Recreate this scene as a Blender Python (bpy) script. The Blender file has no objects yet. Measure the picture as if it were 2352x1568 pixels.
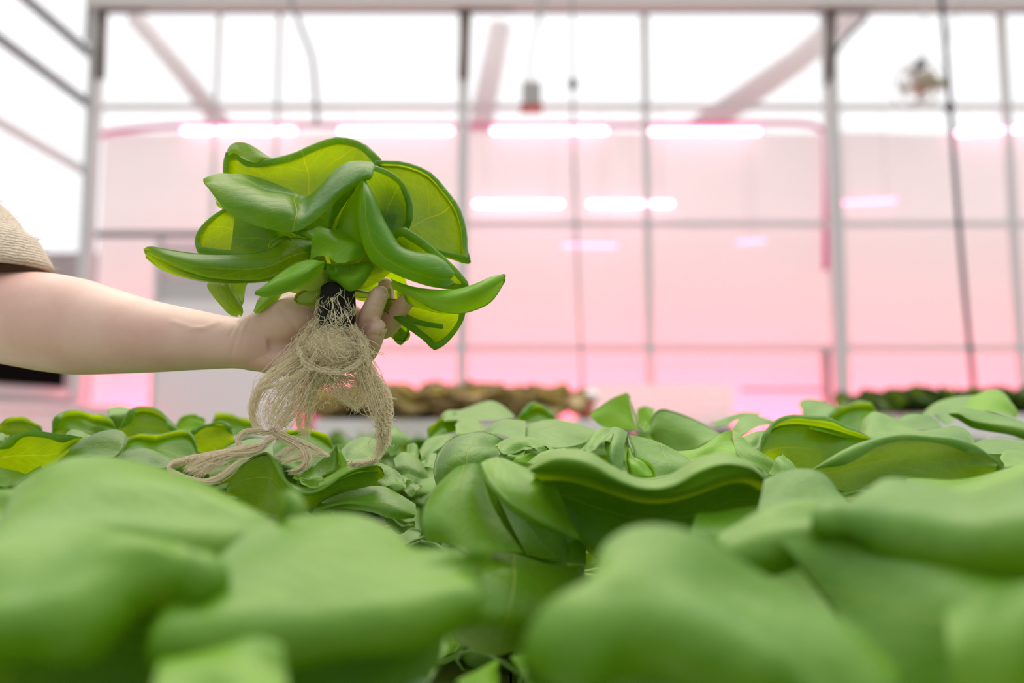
import bpy, math, random
import numpy as np
from mathutils import Vector, noise
random.seed(7); rng = np.random.default_rng(11)
scene = bpy.context.scene
COL = scene.collection
# ------------------------------------------------------------------ camera
FPX = 1829.0
PITCH = math.atan(172.0 / FPX)
CAMZ = 1.05
BEDZ = CAMZ - 0.175
cam_d = bpy.data.cameras.new('camera'); cam = bpy.data.objects.new('camera', cam_d); COL.objects.link(cam)
cam_d.sensor_width = 36.0; cam_d.lens = FPX / 2352 * 36.0
cam.location = (0, 0, CAMZ); cam.rotation_euler = (math.pi / 2 + PITCH, 0, 0)
cam_d.clip_start = 0.01; cam_d.clip_end = 200
cam_d.dof.use_dof = True; cam_d.dof.focus_distance = 0.555; cam_d.dof.aperture_fstop = 2.9; cam_d.dof.aperture_blades = 0
scene.camera = cam
CP, SP = math.cos(PITCH), math.sin(PITCH)
FWD = np.array([0, CP, SP]); UPV = np.array([0, -SP, CP]); RGT = np.array([1.0, 0, 0]); CAM = np.array([0, 0, CAMZ])

def P(px, py, d):
    """point seen at a pixel of the photograph, d metres from the camera along its axis"""
    return CAM + d * (FWD + (px - 1176) / FPX * RGT + (784 - py) / FPX * UPV)
def PY(px, py, y):
    v = FWD + (px - 1176) / FPX * RGT + (784 - py) / FPX * UPV
    return CAM + v * (y / v[1])
def PX(px, py, x):
    v = FWD + (px - 1176) / FPX * RGT + (784 - py) / FPX * UPV
    return CAM + v * (x / v[0])
TAGS = {'F': (0, 0, 1), 'A': (300, 280, 2352 / 900), 'B': (500, 600, 3.92), 'C4': (0, 880, 2.279), 'C5': (900, 880, 2.279),
        'C6': (1552, 860, 2.215), 'G1': (0, 780, 4.48), 'G2': (340, 830, 3.92), 'G3': (850, 840, 3.92), 'G4': (1300, 840, 3.92), 'G5': (1752, 840, 3.92)}
def full(tag, x, y):
    ox, oy, s = TAGS[tag]
    return ox + x / s, oy + y / s

# ------------------------------------------------------------------ objects
def tag(o, label=None, cat=None, group=None, kind=None):
    if label: o['label'] = label
    if cat: o['category'] = cat
    if group: o['group'] = group
    if kind: o['kind'] = kind
    return o
def empty(name, loc):
    o = bpy.data.objects.new(name, None); COL.objects.link(o); o.location = [float(c) for c in loc]; o.empty_display_size = 0.05
    return o
def mesh_obj(name, v, f, mat, parent=None, uv=None, smooth=True, loc=None):
    """v world coordinates; stored relative to the parent (or to loc)"""
    v = np.asarray(v, dtype=float)
    base = np.array(parent_loc(parent)) if parent is not None else (np.array(loc, dtype=float) if loc is not None else np.zeros(3))
    me = bpy.data.meshes.new(name)
    me.from_pydata((v - base).tolist(), [], [tuple(int(i) for i in q) for q in f])
    if uv is not None:
        l = me.uv_layers.new(name='UVMap')
        idx = np.zeros(len(me.loops), dtype=np.int32); me.loops.foreach_get('vertex_index', idx)
        l.data.foreach_set('uv', np.asarray(uv, dtype=np.float32)[idx].ravel())
    me.polygons.foreach_set('use_smooth', [smooth] * len(me.polygons))
    for m in (mat if isinstance(mat, (list, tuple)) else [mat]): me.materials.append(m)
    me.update()
    o = bpy.data.objects.new(name, me); COL.objects.link(o)
    if parent is not None: o.parent = parent
    else: o.location = base.tolist()
    return o
def parent_loc(p):
    l = np.array(p.location)
    while p.parent is not None:
        p = p.parent; l = l + np.array(p.location)
    return l

class MB:
    def __init__(s): s.v = []; s.f = []; s.uv = []
    def add(s, v, f, uv=None):
        b = len(s.v); s.v.extend([tuple(p) for p in v]); s.f.extend([tuple(b + i for i in q) for q in f])
        s.uv.extend(uv if uv is not None else [(0, 0)] * len(v))
    def box(s, lo, hi):
        x0, y0, z0 = lo; x1, y1, z1 = hi
        s.add([(x0, y0, z0), (x1, y0, z0), (x1, y1, z0), (x0, y1, z0), (x0, y0, z1), (x1, y0, z1), (x1, y1, z1), (x0, y1, z1)],
              [(0, 3, 2, 1), (4, 5, 6, 7), (0, 1, 5, 4), (1, 2, 6, 5), (2, 3, 7, 6), (3, 0, 4, 7)])
    def tube(s, pts, rad, sides=8, cap=True, flat=None):
        v, f = tube(pts, rad, sides, cap, flat); s.add(v, f)
    def build(s, name, mat, parent=None, smooth=True, loc=None, uv=False):
        return mesh_obj(name, s.v, s.f, mat, parent, s.uv if uv else None, smooth, loc)

def frames(pts):
    pts = np.asarray(pts, float); t = np.gradient(pts, axis=0); t /= (np.linalg.norm(t, axis=1, keepdims=True) + 1e-12)
    n = np.zeros_like(pts); ref = np.array([0, 0, 1.0]) if abs(t[0][2]) < .9 else np.array([0, 1.0, 0])
    a = np.cross(ref, t[0]); a /= np.linalg.norm(a)
    for i in range(len(pts)):
        a = a - t[i] * a.dot(t[i]); a /= (np.linalg.norm(a) + 1e-12); n[i] = a
    return t, n, np.cross(t, n)
def tube(pts, rad, sides=8, cap=True, flat=None):
    pts = np.asarray(pts, float); k = len(pts); rad = np.full(k, rad) if np.isscalar(rad) else np.asarray(rad, float)
    t, n, b = frames(pts)
    ang = np.linspace(0, 2 * math.pi, sides, endpoint=False)
    fb = 1.0 if flat is None else flat
    ring = pts[:, None, :] + rad[:, None, None] * (np.cos(ang)[None, :, None] * n[:, None, :] + fb * np.sin(ang)[None, :, None] * b[:, None, :])
    v = ring.reshape(-1, 3).tolist(); f = []
    for i in range(k - 1):
        for j in range(sides):
            j2 = (j + 1) % sides
            f.append((i * sides + j, i * sides + j2, (i + 1) * sides + j2, (i + 1) * sides + j))
    if cap:
        f.append(tuple(range(sides - 1, -1, -1))); f.append(tuple((k - 1) * sides + j for j in range(sides)))
    return v, f

def cr(pts, n, arclen=True):
    """Catmull-Rom through the points, n samples"""
    p = np.asarray(pts, float)
    if len(p) == 1: return np.repeat(p, n, 0)
    if len(p) == 2:
        t = np.linspace(0, 1, n)[:, None]; return p[0] * (1 - t) + p[1] * t
    ext = np.vstack([2 * p[0] - p[1], p, 2 * p[-1] - p[-2]]); out = []
    S = 14 if arclen else None
    if arclen:
        for i in range(len(p) - 1):
            p0, p1, p2, p3 = ext[i:i + 4]
            d0 = max(np.linalg.norm(p1 - p0) ** .5, 1e-6); d1 = max(np.linalg.norm(p2 - p1) ** .5, 1e-6); d2 = max(np.linalg.norm(p3 - p2) ** .5, 1e-6)
            m1 = d1 * ((p1 - p0) / d0 - (p2 - p0) / (d0 + d1) + (p2 - p1) / d1)
            m2 = d1 * ((p2 - p1) / d1 - (p3 - p1) / (d1 + d2) + (p3 - p2) / d2)
            t = np.linspace(0, 1, S, endpoint=False)[:, None]
            out.append((2 * t ** 3 - 3 * t ** 2 + 1) * p1 + (t ** 3 - 2 * t ** 2 + t) * m1 + (-2 * t ** 3 + 3 * t ** 2) * p2 + (t ** 3 - t ** 2) * m2)
        q = np.vstack(out + [p[-1:]])
        s = np.concatenate([[0], np.cumsum(np.linalg.norm(np.diff(q, axis=0), axis=1))])
        if s[-1] < 1e-9: return np.repeat(p[:1], n, 0)
        u = np.linspace(0, s[-1], n)
        return np.stack([np.interp(u, s, q[:, c]) for c in range(3)], 1)
    u = np.linspace(0, len(p) - 1, n); res = np.zeros((n, 3))
    for k, uu in enumerate(u):
        i = min(int(uu), len(p) - 2); t = uu - i; p0, p1, p2, p3 = ext[i:i + 4]
        res[k] = .5 * (2 * p1 + (p2 - p0) * t + (2 * p0 - 5 * p1 + 4 * p2 - p3) * t * t + (3 * p1 - p0 - 3 * p2 + p3) * t ** 3)
    return res

# ------------------------------------------------------------------ leaf surface: a net of points with a rolled margin
def leaf_surface(G, path='fan', r=0.0015, ang=200, sign=1, wob=0.0006, swap=False, face=None, seed=0, rk=6):
    """G: (m lines) x (n along) x 3. Returns verts, faces, uv"""
    m, n = G.shape[:2]
    du = np.gradient(G, axis=0); dv = np.gradient(G, axis=1)
    N = np.cross(du, dv); N /= (np.linalg.norm(N, axis=2, keepdims=True) + 1e-9)
    C = G.reshape(-1, 3).mean(0)
    f_dir = (CAM - C) if face is None else np.asarray(face, float)
    if (N * f_dir).sum() < 0: N = -N
    if wob:
        rs = np.random.default_rng(seed + 5); uu, vv = np.meshgrid(np.linspace(0, 1, m), np.linspace(0, 1, n), indexing='ij'); w = np.zeros((m, n))
        for _ in range(5):
            a, b, c = rs.uniform(2, 8), rs.uniform(2, 9), rs.uniform(0, 6.28); w += np.sin(a * uu + b * vv * rs.choice([-1, 1]) + c)
        G = G + N * (w * wob * 0.6)[:, :, None]
    V = G.reshape(-1, 3).tolist(); F = []
    us = np.linspace(-1, 1, m); vs = np.linspace(0, 1, n)
    UV = [((us[i], vs[j]) if not swap else (2 * vs[j] - 1, 1 - (us[i] + 1) / 2)) for i in range(m) for j in range(n)]
    for i in range(m - 1):
        for j in range(n - 1):
            F.append((i * n + j, i * n + j + 1, (i + 1) * n + j + 1, (i + 1) * n + j))
    if r > 0 and path != 'none':
        T = [(0, j) for j in range(n)]; B = [(m - 1, j) for j in range(n)]; L = [(i, 0) for i in range(m)]; R = [(i, n - 1) for i in range(m)]
        seq = {'fan': T + R[1:-1] + B[::-1], 'lip': L[::-1] + T[1:-1] + R, 'near': L + B[1:-1] + R[::-1], 'top': T, 'bot': B,
               'both': L[::-1] + T[1:-1] + R + B[::-1][1:-1] + L[-1:]}[path]
        K = len(seq); Pp = np.array([G[a] for a in seq]); Nn = np.array([N[a] for a in seq])
        O = np.zeros((K, 3))
        for k, (i, j) in enumerate(seq):
            o = np.zeros(3)
            def unit(x): return x / (np.linalg.norm(x) + 1e-9)
            if i == 0 and ('T' in {'fan': 'T', 'lip': 'T', 'near': '', 'top': 'T', 'bot': '', 'both': 'T'}[path]): o += unit(G[0, j] - G[min(2, m - 1), j])
            if i == m - 1 and path in ('fan', 'near', 'bot', 'both'): o += unit(G[m - 1, j] - G[max(m - 3, 0), j])
            if j == 0 and path in ('lip', 'near', 'both'): o += unit(G[i, 0] - G[i, min(2, n - 1)])
            if j == n - 1 and path in ('fan', 'lip', 'near', 'both'): o += unit(G[i, n - 1] - G[i, max(n - 3, 0)])
            O[k] = o
        for _ in range(6):
            O[1:-1] = (O[:-2] + 2 * O[1:-1] + O[2:]) / 4; Nn[1:-1] = (Nn[:-2] + 2 * Nn[1:-1] + Nn[2:]) / 4
        Tg = np.gradient(Pp, axis=0); Tg /= (np.linalg.norm(Tg, axis=1, keepdims=True) + 1e-9)
        O -= Tg * (O * Tg).sum(1, keepdims=True); O /= (np.linalg.norm(O, axis=1, keepdims=True) + 1e-9)
        Nn -= O * (Nn * O).sum(1, keepdims=True); Nn /= (np.linalg.norm(Nn, axis=1, keepdims=True) + 1e-9)
        t = np.linspace(0, 1, K); tap = np.clip(np.minimum(t, 1 - t) / 0.16, 0, 1); tap = tap * tap * (3 - 2 * tap)
        rs = np.random.default_rng(seed); ph = rs.uniform(0, 6.28, 2)
        rr = r * (0.08 + 0.92 * tap) * (1 + .22 * np.sin(9 * t + ph[0]) + .12 * np.sin(21 * t + ph[1]))
        prev = [i * n + j for (i, j) in seq]
        for q in range(1, rk + 1):
            th = math.radians(ang) * q / rk
            ring = Pp + rr[:, None] * (math.sin(th) * O + sign * (1 - math.cos(th)) * Nn)
            b = len(V); V.extend(ring.tolist())
            for (i, j) in seq:
                u0, v0 = UV[i * n + j]; UV.append((u0 * (1 + .02 * q), v0 + (.015 * q if j == n - 1 else 0)))
            cur = list(range(b, b + K))
            for k in range(K - 1): F.append((prev[k], prev[k + 1], cur[k + 1], cur[k]))
            prev = cur
    return V, F, UV

LEAFSEED = [0]
def traced(parent, tg, lines, mat, n=30, m=18, dcm=None, bulge=0.0, name='leaf', **kw):
    """a leaf from lines of (x, y, distance in cm) read in one zoomed view of the photograph"""
    L = []
    for l in lines:
        pts = []
        for q in l:
            X, Y = full(tg, q[0], q[1]); d = (q[2] if dcm is None else dcm + q[2]) / 100.0
            pts.append(P(X, Y, d))
        L.append(cr(pts, n))
    A = np.array(L)
    G = np.stack([cr(A[:, j], m, arclen=False) for j in range(n)], 1)
    if bulge:
        w = np.sin(np.linspace(0, math.pi, m))[:, None, None]
        C = G.reshape(-1, 3).mean(0); G = G + w * bulge * (CAM - C) / np.linalg.norm(CAM - C)
    LEAFSEED[0] += 1
    v, f, uv = leaf_surface(G, seed=LEAFSEED[0], **kw)
    return mesh_obj(name, v, f, mat, parent, uv)
# ------------------------------------------------------------------ materials
def new_mat(name):
    m = bpy.data.materials.new(name); m.use_nodes = True; nt = m.node_tree; nt.nodes.clear()
    return m, nt, nt.nodes.new('ShaderNodeOutputMaterial')
def nd(nt, t, **kw):
    x = nt.nodes.new(t)
    for k, v in kw.items(): setattr(x, k, v)
    return x
def mth(nt, op, a, b=None, c=None):
    x = nd(nt, 'ShaderNodeMath', operation=op)
    for i, q in enumerate((a, b, c)):
        if q is None: continue
        if isinstance(q, (int, float)): x.inputs[i].default_value = q
        else: nt.links.new(q, x.inputs[i])
    return x.outputs[0]
def mixc(nt, fac, a, b):
    x = nd(nt, 'ShaderNodeMix', data_type='RGBA')
    for i, q in ((0, fac), (6, a), (7, b)):
        if isinstance(q, (int, float)): x.inputs[i].default_value = q
        elif isinstance(q, tuple): x.inputs[i].default_value = (*q, 1)
        else: nt.links.new(q, x.inputs[i])
    return x.outputs[2]
def noise_tex(nt, scale, detail=3, co=None, rough=.5):
    x = nd(nt, 'ShaderNodeTexNoise'); x.inputs['Scale'].default_value = scale; x.inputs['Detail'].default_value = detail; x.inputs['Roughness'].default_value = rough
    if co is not None: nt.links.new(co, x.inputs['Vector'])
    return x.outputs['Fac']
def ramp(nt, fac, lo, hi):
    x = nd(nt, 'ShaderNodeMapRange', interpolation_type='SMOOTHSTEP')
    nt.links.new(fac, x.inputs[0]); x.inputs[1].default_value = lo; x.inputs[2].default_value = hi
    return x.outputs[0]

def simple_mat(name, col, rough=.5, metal=0.0, bump=0, bscale=200, var=0.0, vscale=8, spec=.5, emit=None, estr=0):
    m, nt, out = new_mat(name); p = nd(nt, 'ShaderNodeBsdfPrincipled')
    p.inputs['Base Color'].default_value = (*col, 1); p.inputs['Roughness'].default_value = rough; p.inputs['Metallic'].default_value = metal
    p.inputs['Specular IOR Level'].default_value = spec
    co = nd(nt, 'ShaderNodeTexCoord').outputs['Object']
    if var:
        n_ = noise_tex(nt, vscale, 4, co)
        nt.links.new(mixc(nt, n_, tuple(c * (1 - var) for c in col), tuple(min(1, c * (1 + var)) for c in col)), p.inputs['Base Color'])
    if bump:
        b = nd(nt, 'ShaderNodeBump'); b.inputs['Strength'].default_value = bump; b.inputs['Distance'].default_value = .002
        nt.links.new(noise_tex(nt, bscale, 4, co), b.inputs['Height']); nt.links.new(b.outputs[0], p.inputs['Normal'])
    if emit:
        p.inputs['Emission Color'].default_value = (*emit, 1); p.inputs['Emission Strength'].default_value = estr
    nt.links.new(p.outputs[0], out.inputs[0]); return m

def leaf_mat(name, c0, c1, tr, tfac=.42, rough=.42, veincol=(.28, .42, .10), trvein=(.46, .60, .03), vamt=.34, spec=.42, sheen=0.0):
    m, nt, out = new_mat(name)
    uv = nd(nt, 'ShaderNodeUVMap'); uv.uv_map = 'UVMap'
    sep = nd(nt, 'ShaderNodeSeparateXYZ'); nt.links.new(uv.outputs[0], sep.inputs[0])
    co = nd(nt, 'ShaderNodeTexCoord').outputs['Object']; oi = nd(nt, 'ShaderNodeObjectInfo')
    wob = mth(nt, 'MULTIPLY', mth(nt, 'SUBTRACT', noise_tex(nt, 28, 2, co), .5), .9)
    a = mth(nt, 'ABSOLUTE', sep.outputs[0]); v = sep.outputs[1]
    au = mth(nt, 'ABSOLUTE', mth(nt, 'ADD', sep.outputs[0], mth(nt, 'MULTIPLY', wob, .25)))
    wd = mth(nt, 'MULTIPLY_ADD', v, -.020, .030)
    mid = mth(nt, 'SUBTRACT', 1.0, ramp(nt, mth(nt, 'DIVIDE', au, wd), .3, 1.0))
    ph = mth(nt, 'ADD', mth(nt, 'ADD', mth(nt, 'MULTIPLY', v, 6.5), mth(nt, 'MULTIPLY', a, -3.0)), mth(nt, 'MULTIPLY', wob, 1.3))
    fr = mth(nt, 'ABSOLUTE', mth(nt, 'SUBTRACT', mth(nt, 'FRACT', ph), .5))
    side = mth(nt, 'MULTIPLY', mth(nt, 'SUBTRACT', 1.0, ramp(nt, fr, .004, .034)), mth(nt, 'SUBTRACT', 1.0, ramp(nt, a, .45, 1.0)))
    vor = nd(nt, 'ShaderNodeTexVoronoi', feature='DISTANCE_TO_EDGE'); vor.inputs['Scale'].default_value = 130; nt.links.new(co, vor.inputs['Vector'])
    cell = ramp(nt, vor.outputs['Distance'], 0.0, .09)
    fine = mth(nt, 'MULTIPLY', mth(nt, 'SUBTRACT', 1.0, cell), .16)
    vein = mth(nt, 'MAXIMUM', mth(nt, 'MAXIMUM', mid, mth(nt, 'MULTIPLY', side, .75)), fine)
    nf = noise_tex(nt, 22, 4, co); fac = mth(nt, 'MULTIPLY_ADD', mth(nt, 'SUBTRACT', oi.outputs['Random'], .5), .5, nf)
    base = mixc(nt, fac, c0, c1); base = mixc(nt, mth(nt, 'MULTIPLY', vein, vamt), base, veincol)
    trc = mixc(nt, mth(nt, 'MULTIPLY', vein, .95), mixc(nt, ramp(nt, nf, .3, .7), tuple(c * .72 for c in tr), tr), trvein)
    p = nd(nt, 'ShaderNodeBsdfPrincipled'); nt.links.new(base, p.inputs['Base Color']); p.inputs['Roughness'].default_value = rough
    p.inputs['Specular IOR Level'].default_value = spec
    if sheen:
        p.inputs['Sheen Weight'].default_value = sheen; p.inputs['Sheen Roughness'].default_value = .35; p.inputs['Sheen Tint'].default_value = (1, .93, .78, 1)
    b = nd(nt, 'ShaderNodeBump'); b.inputs['Strength'].default_value = .55; b.inputs['Distance'].default_value = .0014
    h = mth(nt, 'ADD', mth(nt, 'MULTIPLY', noise_tex(nt, 90, 3, co), .8), mth(nt, 'MULTIPLY', vein, -.5))
    nt.links.new(h, b.inputs['Height']); nt.links.new(b.outputs[0], p.inputs['Normal'])
    t = nd(nt, 'ShaderNodeBsdfTranslucent'); nt.links.new(trc, t.inputs['Color'])
    mx = nd(nt, 'ShaderNodeMixShader'); mx.inputs[0].default_value = tfac
    nt.links.new(p.outputs[0], mx.inputs[1]); nt.links.new(t.outputs[0], mx.inputs[2]); nt.links.new(mx.outputs[0], out.inputs[0])
    return m
LEAF = leaf_mat('lettuce_leaf', (.028, .150, .001), (.070, .245, .003), (.58, .84, .0005), tfac=.44, rough=.34, spec=.36, veincol=(.24, .40, .02), trvein=(.95, .98, .03))
BRIGHT = leaf_mat('bright_lettuce_leaf', (.15, .40, .006), (.24, .50, .018), (.42, .66, .004), tfac=.34, spec=.4, veincol=(.36, .54, .06))  # younger leaves; in the bed also a lighter copy for backlit faces
PALE = leaf_mat('pale_lettuce_heart', (.24, .38, .05), (.34, .46, .09), (.46, .56, .05), vamt=.3, spec=.3)
FIELD = leaf_mat('bed_lettuce_leaf', (.056, .192, .001), (.140, .322, .003), (.46, .68, .001), tfac=.14, spec=.55, rough=.44, veincol=(.30, .42, .03), trvein=(.6, .74, .02), vamt=.5)
RED = leaf_mat('red_lettuce_leaf', (.52, .32, .22), (.58, .52, .18), (.5, .38, .08), vamt=.3)
DARKCROP = leaf_mat('dark_crop_leaf', (.03, .09, .006), (.06, .15, .01), (.15, .28, .01), vamt=.2)

def skin_mat():
    m, nt, out = new_mat('skin'); p = nd(nt, 'ShaderNodeBsdfPrincipled'); co = nd(nt, 'ShaderNodeTexCoord').outputs['Object']
    c = mixc(nt, ramp(nt, noise_tex(nt, 26, 5, co), .35, .72), (.70, .475, .405), (.64, .38, .325))
    c = mixc(nt, mth(nt, 'MULTIPLY', noise_tex(nt, 260, 2, co), .25), c, (.72, .50, .40))
    vo = nd(nt, 'ShaderNodeTexVoronoi'); vo.inputs['Scale'].default_value = 13; nt.links.new(co, vo.inputs['Vector'])
    c = mixc(nt, mth(nt, 'MULTIPLY', mth(nt, 'SUBTRACT', 1.0, ramp(nt, vo.outputs['Distance'], .010, .022)), .7), c, (.30, .14, .07))
    nt.links.new(c, p.inputs['Base Color']); p.inputs['Roughness'].default_value = .48
    p.inputs['Subsurface Weight'].default_value = .25; p.inputs['Subsurface Radius'].default_value = (.006, .003, .0015); p.inputs['Subsurface Scale'].default_value = 1.0
    b = nd(nt, 'ShaderNodeBump'); b.inputs['Strength'].default_value = .12; b.inputs['Distance'].default_value = .0006
    nt.links.new(noise_tex(nt, 700, 3, co), b.inputs['Height']); nt.links.new(b.outputs[0], p.inputs['Normal'])
    nt.links.new(p.outputs[0], out.inputs[0]); return m
SKIN = skin_mat()
NAIL = simple_mat('fingernail', (.70, .45, .37), .25)
def knit_mat():
    m, nt, out = new_mat('beige_knit'); p = nd(nt, 'ShaderNodeBsdfPrincipled'); co = nd(nt, 'ShaderNodeTexCoord').outputs['Object']
    w = nd(nt, 'ShaderNodeTexWave', wave_type='BANDS', bands_direction='Z'); w.inputs['Scale'].default_value = 130; w.inputs['Distortion'].default_value = 5; w.inputs['Detail'].default_value = 4
    nt.links.new(co, w.inputs['Vector'])
    nt.links.new(mixc(nt, mth(nt, 'MULTIPLY', mth(nt, 'ADD', w.outputs['Fac'], noise_tex(nt, 240, 4, co)), .5), (.56, .44, .32), (.80, .69, .55)), p.inputs['Base Color']); p.inputs['Roughness'].default_value = .9
    p.inputs['Sheen Weight'].default_value = .3
    b = nd(nt, 'ShaderNodeBump'); b.inputs['Strength'].default_value = .7; b.inputs['Distance'].default_value = .0016
    nt.links.new(mth(nt, 'ADD', w.outputs['Fac'], mth(nt, 'MULTIPLY', noise_tex(nt, 420, 4, co), 2.5)), b.inputs['Height']); nt.links.new(b.outputs[0], p.inputs['Normal'])
    nt.links.new(p.outputs[0], out.inputs[0]); return m
KNIT = knit_mat()
FUZZ = simple_mat('knit_fuzz', (.72, .62, .48), .9)
ROOT = None
def root_mat():
    m, nt, out = new_mat('lettuce_root'); d = nd(nt, 'ShaderNodeBsdfPrincipled'); co = nd(nt, 'ShaderNodeTexCoord').outputs['Object']
    nt.links.new(mixc(nt, noise_tex(nt, 60, 3, co), (1.0, .89, .69), (1.0, .95, .82)), d.inputs['Base Color']); d.inputs['Roughness'].default_value = .55
    t = nd(nt, 'ShaderNodeBsdfTranslucent'); t.inputs['Color'].default_value = (1, .95, .84, 1)
    mx = nd(nt, 'ShaderNodeMixShader'); mx.inputs[0].default_value = .58
    nt.links.new(d.outputs[0], mx.inputs[1]); nt.links.new(t.outputs[0], mx.inputs[2]); nt.links.new(mx.outputs[0], out.inputs[0]); return m
ROOT = root_mat()
PLUG = simple_mat('black_plug', (.006, .005, .0045), .9, bump=1.0, bscale=350, var=.5, vscale=150)
STEEL = simple_mat('galvanised_steel', (.72, .73, .73), .5, 0)
DARKSTEEL = simple_mat('dark_steel', (.20, .20, .22), .5, .2)
BROWNSTEEL = simple_mat('brown_steel', (.24, .20, .18), .6, .2)
WHITEP = simple_mat('white_plastic', (.78, .78, .77), .5)
GREYP = simple_mat('grey_plastic', (.50, .50, .49), .5)
REDP = simple_mat('red_plastic', (.5, .12, .08), .5)
BLACK = simple_mat('black_panel', (.006, .005, .005), .9, spec=0.0)
CABLE = simple_mat('dark_cable', (.07, .07, .09), .6)
FOAM = simple_mat('white_foam_board', (.80, .78, .74), .8, bump=.3, bscale=500, var=.05, vscale=60)
FLOORM = simple_mat('concrete', (.34, .33, .31), .8, bump=.3, bscale=40, var=.2, vscale=3)
DUCT = simple_mat('grey_duct', (.42, .40, .41), .8)
PINK = simple_mat('strong_pink', (.90, .10, .36), .5)
def film_mat(name, c, tc, tf=.5):
    m, nt, out = new_mat(name); co = nd(nt, 'ShaderNodeTexCoord').outputs['Object']
    d = nd(nt, 'ShaderNodeBsdfDiffuse'); d.inputs[0].default_value = (*c, 1)
    t = nd(nt, 'ShaderNodeBsdfTranslucent'); t.inputs[0].default_value = (*tc, 1)
    mx = nd(nt, 'ShaderNodeMixShader'); mx.inputs[0].default_value = tf
    nt.links.new(d.outputs[0], mx.inputs[1]); nt.links.new(t.outputs[0], mx.inputs[2])
    b = nd(nt, 'ShaderNodeBump'); b.inputs['Strength'].default_value = .5; b.inputs['Distance'].default_value = .05
    mp = nd(nt, 'ShaderNodeMapping'); mp.inputs['Scale'].default_value = (.5, 1, 4); mp.inputs['Rotation'].default_value = (0, .25, 0); nt.links.new(co, mp.inputs['Vector'])
    nt.links.new(noise_tex(nt, 1.6, 3, mp.outputs[0]), b.inputs['Height']); nt.links.new(b.outputs[0], d.inputs['Normal'])
    nt.links.new(mx.outputs[0], out.inputs[0]); return m
FILM = film_mat('translucent_film', (.80, .77, .79), (.88, .85, .87), .6)
def glass_mat():
    m, nt, out = new_mat('greenhouse_glass'); t = nd(nt, 'ShaderNodeBsdfTransparent'); t.inputs[0].default_value = (.985, .985, .985, 1)
    g = nd(nt, 'ShaderNodeBsdfGlossy'); g.inputs['Roughness'].default_value = .05
    mx = nd(nt, 'ShaderNodeMixShader'); mx.inputs[0].default_value = .03
    nt.links.new(t.outputs[0], mx.inputs[1]); nt.links.new(g.outputs[0], mx.inputs[2]); nt.links.new(mx.outputs[0], out.inputs[0]); return m
GLASS = glass_mat()
WHITEB = simple_mat('white_ribbed_plastic', (.96, .95, .94), .5)
RIBP = film_mat('ribbed_panel', (.95, .94, .93), (.95, .94, .93), .5)
DOORP = simple_mat('door_panel', (.95, .93, .93), .5)
BLOCKM = simple_mat('blocker_grey', (.42, .40, .41), .9)
SHEET = film_mat('pale_sheet', (.84, .79, .80), (.90, .85, .86), .55)
def emit_mat(name, c, s):
    m, nt, out = new_mat(name); e = nd(nt, 'ShaderNodeEmission'); e.inputs[0].default_value = (*c, 1); e.inputs[1].default_value = s
    nt.links.new(e.outputs[0], out.inputs[0]); return m
LED = emit_mat('pink_led', (1.0, .34, .52), 11)
LEDDIM = emit_mat('pink_led_dim', (1.0, .30, .48), 3.5)
# ------------------------------------------------------------------ the lettuce held in the hand
held = empty('lettuce', P(770, 660, .555))
tag(held, 'large green butterhead lettuce with dangling bare roots, held up in the hand', 'lettuce', 'butterhead lettuces')
HD = 55.5
def H(lines, mat=LEAF, **kw): return traced(held, 'A', lines, mat, dcm=HD, **kw)
# back leaf, seen from inside, its rim folded over towards us
H([[(1150, 740, 1), (830, 590, 3.2), (640, 450, 4.2), (590, 320, 4.5), (600, 205, 4.2)],
   [(1150, 740, 1), (900, 520, 3.6), (730, 360, 4.6), (668, 215, 4.4)],
   [(1150, 740, 1), (960, 490, 4.2), (840, 350, 5.0), (755, 262, 4.6)],
   [(1155, 740, 1), (1050, 480, 4.2), (1000, 330, 5.4), (960, 225, 5.2)],
   [(1160, 740, 1), (1120, 480, 4.2), (1110, 300, 5.8), (1100, 160, 5.6)],
   [(1165, 740, 1), (1200, 480, 4.4), (1230, 280, 6), (1250, 115, 5.8)],
   [(1170, 740, 1), (1290, 500, 4.2), (1360, 310, 5.6), (1390, 150, 5.4)],
   [(1180, 740, 1), (1380, 520, 3.8), (1470, 360, 5), (1490, 240, 4.8)]], r=.0031, ang=210, wob=.0008)
# the lobe of the back leaf that folds forward at its left
H([[(578, 215, 4.0), (580, 165, 3.9), (612, 133, 3.9), (680, 130, 4.1), (770, 165, 4.6), (850, 212, 5.0)],
   [(584, 205, 3.5), (620, 170, 3.2), (680, 175, 3.4), (740, 200, 3.7), (800, 220, 4.3), (845, 222, 4.9)],
   [(612, 190, 3.7), (650, 205, 3.1), (690, 232, 3.1), (740, 246, 3.5), (790, 240, 4.2), (840, 226, 4.9)]], r=0)
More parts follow.
